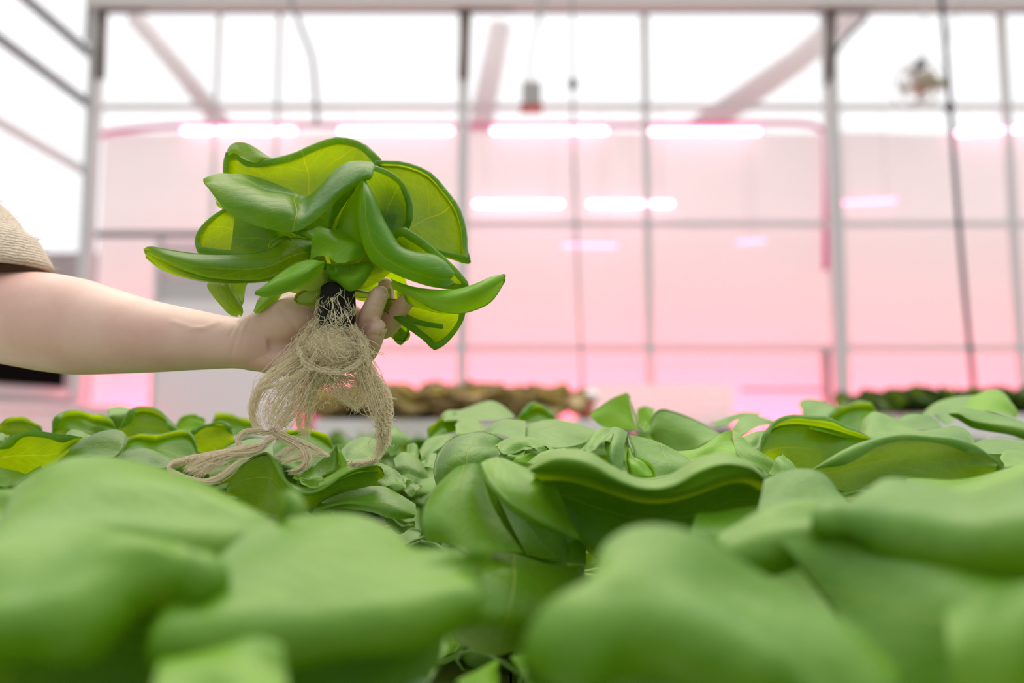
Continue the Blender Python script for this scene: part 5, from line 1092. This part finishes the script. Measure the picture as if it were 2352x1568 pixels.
T(h, 'G3', [[(210, 830, 62), (290, 780, 63), (400, 810, 63.5), (520, 900, 63)], [(230, 900, 60), (320, 870, 60), (420, 910, 60), (530, 980, 61)], [(240, 990, 59.5), (330, 990, 59), (430, 1010, 59), (520, 1020, 60)]], path='none')
T(h, 'G3', [[(320, 1030, 58), (400, 1050, 58.5), (470, 1080, 58)], [(300, 1130, 57), (370, 1160, 57), (450, 1110, 57.4)]], path='none', n=14, m=8)
T(h, 'G3', [[(330, 720, 66), (400, 700, 67), (440, 760, 66.5)], [(330, 830, 64), (400, 860, 64), (440, 850, 65)]], FIELD, path='none', n=14, m=8)
# ---- left of the roots
h = near_head(85, .60, 4, .1, .92, .74, 'lettuce at the left edge whose dark leaf rim arches over a glowing veined underside')
T(h, 'G1', [[(-60, 1140, 57), (50, 1048, 58), (200, 975, 58.5), (360, 955, 59), (520, 970, 59), (690, 995, 59), (832, 1008, 58.5)], [(-60, 1240, 58.6), (60, 1200, 59.4), (200, 1180, 60), (330, 1180, 60.2), (470, 1180, 60), (620, 1150, 59.8), (740, 1100, 59)], [(-60, 1330, 60), (60, 1380, 60.5), (200, 1395, 61), (300, 1405, 61), (420, 1370, 61), (560, 1290, 60.5), (650, 1200, 60)]], LEAF, path='top', r=.0026, ang=200, sign=1)
T(h, 'G1', [[(-60, 1310, 55), (120, 1335, 56), (300, 1400, 56)], [(-60, 1400, 53.8), (90, 1420, 54.4), (220, 1450, 54.8)], [(-60, 1490, 53), (60, 1495, 53), (130, 1505, 53.5)]], path='bot', r=.001, ang=150, sign=-1)
T(h, 'G1', [[(-60, 980, 64), (20, 958, 64.5), (100, 990, 64)], [(-60, 1050, 62), (0, 1040, 62), (60, 1010, 63)]], path='none', n=12, m=8)
T(h, 'G1', [[(-60, 1420, 54), (200, 1400, 56), (420, 1300, 58)], [(-60, 1600, 52), (200, 1560, 53), (500, 1400, 56)]], FIELD, path='none')
h = near_head(215, .62, 0, 2.0, .90, .80, 'lettuce left of the roots with one smooth whitish dome of a leaf')
T(h, 'G1', [[(652, 1220, 58), (800, 1075, 59.5), (1000, 965, 61), (1180, 935, 61.5), (1275, 960, 61.2), (1312, 1010, 60.6)], [(668, 1240, 56.6), (820, 1150, 57.6), (1000, 1080, 58.4), (1160, 1060, 58.8), (1260, 1070, 59), (1300, 1060, 59.8)], [(690, 1270, 55.5), (850, 1215, 56), (1000, 1205, 56), (1130, 1215, 56.5), (1210, 1180, 57.6), (1270, 1110, 58.6)]], path='none')
T(h, 'G1', [[(1212, 1180, 59), (1320, 1140, 60.5), (1500, 1130, 61), (1680, 1175, 61), (1835, 1250, 60)], [(1220, 1220, 58), (1330, 1200, 58.6), (1500, 1200, 58.8), (1670, 1230, 58.8), (1820, 1270, 59)], [(1230, 1270, 57.5), (1350, 1300, 57), (1500, 1310, 57), (1650, 1315, 57), (1800, 1295, 58.5)]], path='none')
T(h, 'G1', [[(680, 960, 64), (740, 915, 65), (860, 950, 65), (960, 1010, 64)], [(660, 1080, 62), (760, 1060, 62.5), (860, 1040, 62.5), (950, 1030, 63)]], path='none')
h = near_head(370, .70, 1, 3.5, .95, .82, 'lettuce left of the roots with a dark humped leaf, behind the smooth dome')
T(h, 'G1', [[(1238, 1160, 62), (1310, 1055, 64), (1420, 1017, 65), (1610, 1052, 64.5), (1760, 1012, 65.5), (1890, 988, 66), (1970, 1035, 65.5), (2035, 1200, 64)], [(1255, 1170, 62), (1350, 1150, 62.5), (1480, 1140, 62.5), (1600, 1160, 62.5), (1720, 1210, 62.5), (1800, 1250, 62.5), (1900, 1245, 63), (2020, 1215, 63.5)]], LEAF, path='top', r=.0025, ang=200, sign=1)
T(h, 'G1', [[(1208, 940, 68), (1300, 818, 69.5), (1420, 745, 70.5), (1560, 748, 71), (1690, 818, 70.5), (1790, 922, 69.5), (1900, 990, 68.5)], [(1230, 970, 69), (1320, 1015, 69), (1450, 1030, 69), (1580, 1025, 69), (1700, 1015, 69), (1800, 1005, 69), (1885, 992, 68.5)]], LEAF, path='top', r=.0032, ang=200, sign=1)
T(h, 'G2', [[(345, 665, 66), (450, 603, 67), (600, 573, 67.5), (720, 592, 67.5), (782, 665, 67)], [(400, 710, 67), (450, 810, 67), (560, 820, 67), (680, 790, 67), (765, 735, 67)]], LEAF, path='top', r=.0025, ang=200, sign=1)
h = near_head(235, .80, 2, .7, .98, .86, 'lettuce at the left with a folded leaf, in front of the corner post')
T(h, 'G1', [[(532, 970, 66), (580, 845, 67), (700, 788, 68), (850, 803, 68), (960, 853, 68), (1090, 885, 67.5), (1195, 940, 67)], [(560, 985, 66), (650, 985, 66.5), (760, 970, 66), (880, 970, 66), (960, 985, 66), (1080, 970, 66), (1180, 950, 66.5)]], LEAF, path='top', r=.0032, ang=200, sign=1)
T(h, 'G1', [[(860, 830, 70), (950, 800, 71), (1080, 800, 71), (1200, 930, 70)], [(900, 880, 68.5), (980, 880, 69), (1080, 900, 69), (1180, 950, 69)]], path='none')
T(h, 'G1', [[(1095, 775, 72), (1120, 703, 73), (1240, 687, 74), (1415, 738, 74)], [(1105, 800, 71.4), (1160, 770, 72), (1250, 760, 72.5), (1390, 755, 73)], [(1110, 815, 72), (1150, 880, 72), (1205, 930, 72), (1320, 830, 73)]], path='none')
h = near_head(60, .78, 3, 1.7, .95, .80, 'yellow-green lettuce at the far left edge, in front of the white crates')
T(h, 'G1', [[(-60, 895, 68), (100, 848, 69), (250, 853, 69), (350, 885, 69), (440, 948, 68)], [(-60, 1010, 68), (100, 1000, 68), (250, 985, 68), (340, 975, 68), (435, 960, 68)]], LEAF, path='top', r=.002, ang=170, sign=1)
# ---- right of the sharp lettuce
h = near_head(1500, .55, 4, 1.0, .90, .76, 'lettuce right of the sharp one, a pale leaf folded over its dark hollow heart')
T(h, 'G4', [[(125, 750, 50), (230, 625, 51.5), (350, 560, 52.5), (440, 545, 53)], [(200, 765, 49), (290, 722, 49.5), (350, 702, 49.5), (400, 690, 50)]], path='none')
T(h, 'G4', [[(345, 590, 52), (348, 720, 50), (380, 850, 49), (430, 980, 48.5)], [(440, 545, 53), (440, 700, 50), (440, 850, 48.8), (470, 990, 48.3)], [(550, 605, 53), (535, 700, 51), (500, 830, 50), (490, 960, 49)]], path='none')
T(h, 'G4', [[(555, 620, 54), (600, 760, 52), (640, 900, 51), (700, 1010, 50)], [(680, 655, 55), (740, 770, 53), (780, 900, 51.5), (800, 1010, 50.5)], [(850, 698, 55), (900, 800, 53.5), (920, 900, 52), (900, 990, 51)], [(1020, 780, 54.5), (1080, 850, 53.5), (1060, 920, 52.5), (980, 970, 51.5)], [(1165, 882, 54), (1150, 905, 53.5), (1100, 935, 53), (1040, 965, 52)]], path='fan', r=.001, ang=150, sign=-1)
T(h, 'G4', [[(560, 720, 51.6), (545, 850, 50.3), (570, 990, 49.4)], [(600, 820, 50.8), (680, 900, 49.8), (730, 1010, 49.3)], [(640, 820, 50.8), (760, 910, 50.2), (795, 1000, 49.8)]], BRIGHT, path='fan', r=.0008, ang=160, n=14, m=8)
h = near_head(1650, .62, 1, 0, .90, .78, 'lettuce with a thin backlit yellow-green leaf edge, right of the hollow-hearted one')
T(h, 'G4', [[(995, 770, 60), (1180, 742, 60.5), (1300, 672, 61), (1420, 595, 61.5), (1497, 578, 62)], [(1050, 830, 59), (1190, 800, 59.4), (1310, 750, 59.8), (1430, 700, 60.2), (1515, 690, 60.4)], [(1120, 900, 58), (1200, 890, 58), (1320, 850, 58.5), (1430, 830, 58.5), (1540, 820, 58.5)]], BRIGHT, path='none')
T(h, 'G4', [[(1495, 578, 62), (1600, 650, 61), (1720, 745, 60), (1875, 852, 59)], [(1510, 690, 60.4), (1610, 740, 59.6), (1720, 810, 59), (1850, 910, 58.6)], [(1535, 800, 58.5), (1620, 850, 58.3), (1720, 910, 58.2), (1830, 985, 58.2)]], FIELD, path='none')
T(h, 'G4', [[(1575, 645, 66), (1680, 590, 67), (1860, 560, 68)], [(1640, 700, 64.6), (1720, 650, 65.6), (1810, 610, 66.5)], [(1680, 740, 64), (1730, 730, 64.5), (1770, 660, 65.5)]], path='none')
h = near_head(1450, .75, 3, 1.2, .98, .86, 'lettuce with an upright bright triangular leaf in front of the white ribbed trough')
T(h, 'G4', [[(218, 425, 75), (240, 480, 74.5), (340, 550, 74)], [(390, 303, 76), (420, 430, 75), (450, 580, 74)], [(500, 263, 76.6), (530, 420, 75.3), (560, 580, 74.3)], [(550, 244, 77), (590, 400, 75.7), (650, 580, 74.7)]], BRIGHT, path='none', n=16, m=14)
T(h, 'G4', [[(552, 246, 77), (590, 380, 76), (640, 560, 75)], [(580, 300, 77.5), (630, 450, 76.5), (690, 570, 75.5)]], FIELD, path='none', n=14, m=6)
T(h, 'G4', [[(640, 385, 84), (640, 550, 83)], [(720, 360, 85), (710, 540, 83)], [(792, 385, 84), (790, 500, 83)]], BRIGHT, path='none', n=12, m=8)
h = near_head(1580, .77, 0, 2.8, .95, .84, 'lettuce with a wide backlit yellow-green leaf, right of the bright triangular one')
T(h, 'G4', [[(742, 590, 72), (790, 450, 73), (850, 395, 73.5), (980, 420, 74), (1150, 482, 74), (1280, 545, 73.5), (1390, 615, 72.5)], [(755, 620, 71.8), (820, 560, 72), (910, 560, 72), (1010, 590, 72), (1150, 610, 72), (1260, 620, 72), (1375, 630, 72)], [(770, 650, 72), (860, 710, 71.5), (960, 750, 71), (1060, 765, 71), (1150, 740, 71), (1250, 700, 71), (1365, 645, 72)]], FIELD, path='top', r=.0016, ang=190, sign=-1)
T(h, 'G4', [[(680, 560, 74), (730, 500, 75), (790, 480, 75)], [(700, 600, 73), (740, 580, 73.5), (780, 560, 74)]], BRIGHT, path='none', n=12, m=8)
h = near_head(1740, .80, 2, 2.1, .98, .86, 'lettuce with low rounded leaves in front of the deep pink gap beside the trough')
T(h, 'G4', [[(1300, 500, 78), (1450, 460, 80), (1600, 425, 82), (1760, 430, 82)], [(1350, 540, 75), (1450, 520, 75.5), (1550, 490, 76.5), (1660, 470, 77)]], path='none')
T(h, 'G4', [[(1495, 600, 70), (1570, 492, 72), (1690, 440, 73.5), (1810, 460, 73.5), (1935, 522, 72.5)], [(1530, 620, 68), (1620, 540, 69.5), (1720, 500, 70.8), (1830, 500, 71.5), (1925, 530, 71.8)], [(1570, 640, 67), (1650, 590, 68), (1750, 550, 69), (1850, 540, 70.5), (1920, 540, 71.5)]], path='none')
h = near_head(1860, .60, 3, .3, .92, .78, 'lettuce at the right with an arched leaf, its thick rolled rim over a glowing underside')
T(h, 'G5', [[(-12, 770, 60), (18, 655, 61), (110, 555, 62), (280, 530, 62.5), (460, 552, 62.5), (640, 585, 62.5), (850, 645, 62), (1020, 680, 61.5)], [(0, 790, 60.4), (50, 760, 60.8), (150, 740, 61), (300, 740, 61), (460, 740, 61), (620, 720, 61.2), (800, 700, 61.3), (990, 685, 61.3)], [(10, 820, 61), (80, 870, 61), (180, 910, 60.5), (300, 935, 60), (420, 935, 60), (600, 850, 60.5), (750, 770, 61), (950, 695, 61.3)]], LEAF, path='top', r=.0042, ang=200, sign=1)
T(h, 'G5', [[(420, 508, 64), (560, 500, 66), (700, 520, 66.5), (900, 600, 66), (1050, 665, 64.5)], [(420, 565, 61.2), (560, 605, 61.2), (700, 645, 61.6), (850, 668, 62), (1000, 680, 63)]], path='none')
T(h, 'G5', [[(45, 965, 56), (100, 860, 56.5), (175, 795, 57.5)], [(180, 970, 55), (190, 880, 55.8), (180, 795, 57.4)], [(310, 940, 56), (250, 860, 56.8), (185, 796, 57.4)]], FIELD, path='none', n=14, m=10)
h = near_head(2080, .50, 0, .8, .92, .74, 'lettuce at the right whose wide dark-bellied leaf arches like a bridge')
T(h, 'G5', [[(420, 945, 48), (600, 845, 48.5), (800, 748, 49), (1000, 675, 49.5), (1230, 640, 50), (1500, 650, 50), (1750, 690, 50), (1960, 772, 49.5), (2120, 875, 49)], [(490, 980, 48.6), (640, 960, 49.2), (780, 920, 49.5), (980, 870, 50), (1220, 830, 50.2), (1500, 830, 50.2), (1750, 850, 50.2), (1950, 880, 49.6), (2105, 905, 49)], [(560, 1020, 49), (680, 1110, 49.5), (760, 1140, 49.5), (950, 1090, 50), (1200, 1030, 50), (1500, 1020, 50), (1750, 1020, 50), (1950, 1000, 49.5), (2095, 930, 49)]], FIELD, n=48, path='top', r=.0034, ang=200, sign=1)
T(h, 'G5', [[(1080, 630, 55), (1340, 585, 57), (1560, 560, 58), (1750, 535, 58.5), (1845, 590, 57.5), (1900, 695, 56)], [(1150, 660, 52), (1350, 640, 53), (1550, 640, 53.5), (1700, 655, 54), (1800, 680, 54.5), (1885, 710, 55)]], path='none')
T(h, 'G5', [[(2135, 825, 52), (2200, 767, 53.5), (2300, 757, 54), (2460, 790, 54)], [(2180, 910, 49), (2250, 920, 49), (2350, 930, 49), (2460, 940, 49)]], path='none')
T(h, 'G5', [[(1300, 1010, 46), (1700, 1030, 46), (2050, 960, 45.5), (2450, 850, 45)], [(1250, 1150, 42), (1700, 1150, 42), (2050, 1120, 41.5), (2450, 1050, 41)]], path='none')
h = near_head(2060, .70, 1, 1.9, .95, .84, 'lettuce with soft pale rounded leaves behind the bridge-like leaf')
T(h, 'G5', [[(870, 600, 70), (905, 470, 72), (1000, 413, 73), (1100, 440, 73), (1260, 512, 72)], [(900, 615, 68), (960, 560, 69), (1050, 540, 69.4), (1160, 555, 69.4), (1320, 560, 69)], [(930, 630, 67), (1000, 660, 66), (1100, 665, 66), (1250, 640, 66.5), (1420, 600, 67)]], path='none')
T(h, 'G5', [[(1195, 480, 76), (1290, 432, 78), (1440, 440, 78.5), (1560, 480, 78), (1615, 550, 76)], [(1250, 520, 73), (1350, 560, 72), (1450, 580, 72), (1520, 585, 72.5), (1605, 560, 74)]], path='none')
h = near_head(2330, .64, 4, 2.5, .95, .80, 'lettuce at the right edge with flat pale veined leaves, below the long rolled leaf')
T(h, 'G5', [[(1880, 710, 62), (2000, 657, 64), (2150, 643, 65), (2420, 690, 65)], [(1910, 745, 60), (2020, 710, 61), (2160, 705, 61.5), (2420, 740, 61.5)], [(1950, 780, 58), (2050, 790, 58), (2180, 790, 58), (2420, 800, 58)]], path='none')
h = near_head(2290, .80, 2, 1.1, 1.0, .88, 'tall lettuce at the right edge with a long rolled leaf, before the dark crop')
T(h, 'G5', [[(1410, 440, 84), (1550, 337, 86), (1720, 288, 87), (1910, 268, 87)], [(1430, 445, 82), (1560, 390, 83), (1680, 390, 83), (1870, 330, 84)], [(1450, 455, 80), (1560, 440, 80), (1640, 530, 79), (1840, 380, 82)]], path='none')
T(h, 'G5', [[(1812, 380, 80), (1900, 275, 82), (2050, 208, 83), (2150, 215, 83), (2215, 270, 82.5), (2250, 320, 82), (2298, 400, 81)], [(1835, 400, 78.4), (1920, 340, 79), (2050, 310, 79.4), (2150, 320, 79.4), (2210, 350, 79.4), (2250, 380, 79.6), (2290, 430, 80)], [(1860, 420, 77), (1950, 410, 76.5), (2060, 420, 76.5), (2150, 440, 77), (2200, 450, 77.2), (2240, 460, 77.5), (2285, 470, 79)]], BRIGHT, path='none')
T(h, 'G5', [[(1658, 425, 72), (1730, 378, 72.5), (1820, 387, 72.5), (2000, 414, 72.5), (2200, 457, 72.5), (2430, 522, 72.5)], [(1668, 435, 70.5), (1760, 430, 70), (1850, 470, 69.5), (2000, 500, 69.5), (2200, 545, 69.5), (2430, 605, 69.5)], [(1690, 445, 71), (1770, 480, 70.5), (1880, 545, 70.3), (2050, 590, 70.3), (2200, 625, 70.3), (2430, 695, 70.3)]], path='bot', r=.003, ang=150, sign=-1)
h = near_head(1960, .90, 3, .2, 1.0, .88, 'lettuce with a crinkled upright leaf, in front of the thick pale post')
T(h, 'G5', [[(322, 345, 88), (350, 305, 89.5), (430, 300, 90.5), (540, 318, 91), (730, 390, 89)], [(345, 400, 86.4), (400, 390, 87), (470, 375, 87.6), (560, 375, 88), (720, 398, 87.5)], [(355, 490, 85), (450, 505, 84), (570, 505, 84), (640, 470, 85), (720, 410, 86)]], path='none')
T(h, 'G5', [[(565, 505, 80), (690, 427, 81.5), (830, 372, 82.5), (930, 372, 82.5), (1025, 408, 81.5)], [(640, 530, 79), (720, 550, 79), (800, 580, 79), (870, 600, 79), (935, 460, 80)]], LEAF, path='top', r=.0036, ang=200, sign=1)
T(h, 'G5', [[(765, 375, 90), (860, 318, 91.5), (950, 320, 91.5), (1025, 395, 90)], [(800, 390, 89), (870, 390, 89), (940, 385, 89), (1005, 410, 89)]], BRIGHT, path='none', n=14, m=8)
h = near_head(420, .85, 0, 1.4, .95, .86, 'small yellow-green lettuce left of the roots, in front of the white door')
T(h, 'G2', [[(235, 590, 80), (320, 512, 81), (420, 496, 82), (525, 535, 81)], [(260, 620, 80), (350, 660, 80), (430, 640, 80), (515, 580, 80)]], BRIGHT, path='top', r=.0015, ang=180, sign=1)
h = near_head(530, .87, 1, .4, .95, .86, 'lettuce with a flat dark-rimmed leaf just left of the hanging roots')
T(h, 'G2', [[(565, 550, 84), (680, 516, 85), (800, 522, 85), (955, 600, 84)], [(600, 580, 84), (700, 640, 83), (800, 670, 83), (940, 640, 83)]], LEAF, path='top', r=.003, ang=180, sign=1)

# ---- rows further back: grown plants, blurred
occ = [(o.location[0], o.location[1]) for o in bpy.data.objects if o.type == 'EMPTY' and o.name.startswith('lettuce')]
rs = np.random.default_rng(5); Y = 1.04; far = 0
while Y < 2.25:
    half = .68 * Y + .12; n = int(2 * half / .20)
    for i in range(n + 1):
        x = -half + 2 * half * i / n + rs.normal(0, .015); y = Y + rs.normal(0, .02)
        if min((x - a) ** 2 + (y - b) ** 2 for a, b in occ) < .012: continue
        k = int(rs.integers(0, 5)); rot = rs.uniform(0, 6.28); sc = rs.uniform(.98, 1.14); zs = rs.uniform(.98, 1.12)
        if Y < 1.35:
            o = head((x, y, BEDZ), k, rot, sc, 'soft-focus green lettuce in the middle rows of the bed', 'green lettuces in the middle rows', zs)
        else:
            o = bpy.data.objects.new('lettuce', MERGED[k]); COL.objects.link(o); o.location = (x, y, BEDZ); o.rotation_euler[2] = rot; o.scale = (sc, sc, sc * zs)
            tag(o, 'small blurred green lettuce in the far rows of the bed', 'lettuce', 'green lettuces in the far rows')
    Y += .21

# the rows go on beside and under the camera
for i, (x, y) in enumerate([(-.62, .30), (-.44, .12), (-.26, .06), (-.08, .0), (.10, .03), (.28, .08), (.46, .14), (.66, .30), (-.34, -.12), (-.12, -.17), (.12, -.16), (.34, -.10), (.22, .22), (-.22, .24), (.62, .5), (-.62, .52)]):
    o = bpy.data.objects.new('lettuce', MERGED[i % 5]); COL.objects.link(o); o.location = (x, y, BEDZ); o.rotation_euler[2] = i * 1.3; o.scale = (1, 1, 1.15 if abs(x) > .2 and y < .15 else .62)
    tag(o, 'green lettuce low among the nearest blurred plants', 'lettuce', 'lettuces low among the nearest plants')
# ---- crops on other benches
def bench(name, x0, x1, y0, y1, z, lab):
    b = empty(name, ((x0 + x1) / 2, (y0 + y1) / 2, 0)); tag(b, lab, 'bench')
    m = MB(); m.box((x0, y0, z - .34), (x1, y1, z + .04)); m.build('tray', WHITEP, b, smooth=False)
    for sx in (x0 + .05, x1 - .05):
        for sy in (y0 + .05, y1 - .05):
            m = MB(); m.box((sx - .025, sy - .025, 0), (sx + .025, sy + .025, z - .34)); m.build('leg', STEEL, b, smooth=False)
RM = []
for k in range(3):
    V, F, U = [], [], []
    for v, f, uv in variant(300 + k, 11, .95, 8, 7):
        b = len(V); V.extend(v); F.extend([tuple(b + i for i in q) for q in f]); U.extend(uv)
    rr = []
    for mt in (RED, DARKCROP):
        o = mesh_obj('tmp', V, F, mt, None, U); rr.append(o.data); bpy.data.objects.remove(o)
    RM.append(rr)
xa, xb_ = PY(760, 900, 3.0)[0], PY(1300, 900, 3.0)[0]
bench('crop_bench', xa, PY(1395, 900, 3.0)[0], 2.75, 3.7, CAMZ - .05, 'white bench carrying the reddish lettuces behind the bed')
y = 2.83; nrow = 0
while y < 3.65:
    x = xa + .06
    while x < xb_ - .03:
        o = bpy.data.objects.new('red_lettuce', RM[int(rs.integers(0, 3))][0]); COL.objects.link(o); o.location = (x + rs.normal(0, .01), y + rs.normal(0, .01), CAMZ - .05); o.rotation_euler[2] = rs.uniform(0, 6.28)
        s = rs.uniform(1.2, 1.5); o.scale = (s, s, s * 1.12); tag(o, 'blurred reddish-brown lettuce on the bench behind the bed', 'lettuce', 'reddish lettuces on the bench')
        x += .125
    y += .15
xa, xb_ = PY(2085, 900, 2.9)[0], PY(2700, 900, 2.9)[0]
bench('crop_bench', xa, xb_, 2.75, 3.5, CAMZ - .03, 'white bench carrying the dark green crop at the right')
y = 2.82
while y < 3.45:
    x = xa + .05
    while x < xb_ - .03:
        o = bpy.data.objects.new('leafy_seedling', RM[int(rs.integers(0, 3))][1]); COL.objects.link(o); o.location = (x + rs.normal(0, .01), y + rs.normal(0, .01), CAMZ - .03); o.rotation_euler[2] = rs.uniform(0, 6.28)
        s = rs.uniform(1.0, 1.2); o.scale = (s, s, s * 1.15); tag(o, 'blurred dark green plant in the dense crop at the right edge', 'seedling', 'dark green plants on the right bench')
        x += .11
    y += .13
# white ribbed trough
a, b = PY(1345, 882, 4.6), PY(1684, 960, 4.6)
t = empty('ribbed_trough', ((a[0] + b[0]) / 2, 4.75, 0)); tag(t, 'white ribbed trough behind the bed, right of the reddish crop', 'trough')
m = MB(); z0, z1 = CAMZ - .06, a[2]; nR = 5
for i in range(nR):
    h0 = z0 + (z1 - z0) * i / nR; h1 = z0 + (z1 - z0) * (i + 1) / nR; hm_ = (h0 + h1) / 2
    m.add([(a[0], 4.612, h0), (b[0], 4.612, h0), (b[0], 4.600, hm_), (a[0], 4.600, hm_), (b[0], 4.612, h1), (a[0], 4.612, h1)], [(0, 1, 2, 3), (3, 2, 4, 5)])
for xe in (a[0], b[0]): m.add([(xe, 4.612, z0), (xe, 4.95, z0), (xe, 4.95, z0 + .06), (xe, 4.612, z1)], [(0, 1, 2, 3)])
m.build('body', RIBP, t, smooth=False)
m = MB(); m.box((a[0] - .01, 4.59, z0 - .05), (b[0] + .01, 4.96, z0)); m.build('dark_base', DARKSTEEL, t, smooth=False)
for sx in (a[0] + .05, b[0] - .05):
    m = MB(); m.box((sx - .03, 4.7, 0), (sx + .03, 4.85, z0 - .05)); m.build('leg', STEEL, t, smooth=False)
# small reddish pot with a white crumple at the trough's left end
c = PY(1345, 958, 3.0); c[2] = CAMZ - .01; p = empty('small_pot', c); tag(p, 'small blurred reddish pot left of the white ribbed trough', 'pot')
m = MB(); m.tube([c, c + np.array([0, 0, .055]), c + np.array([0, 0, .057]), c + np.array([0, 0, .068])], [.026, .034, .038, .038], 20); m.build('pot_body', REDP, p)
m = MB(); m.tube([c + np.array([.02, .02, .066 + .007 * i]) for i in range(7)], [.016, .034, .040, .044, .038, .026, .008], 14); m.build('white_crumple', WHITEP, p)
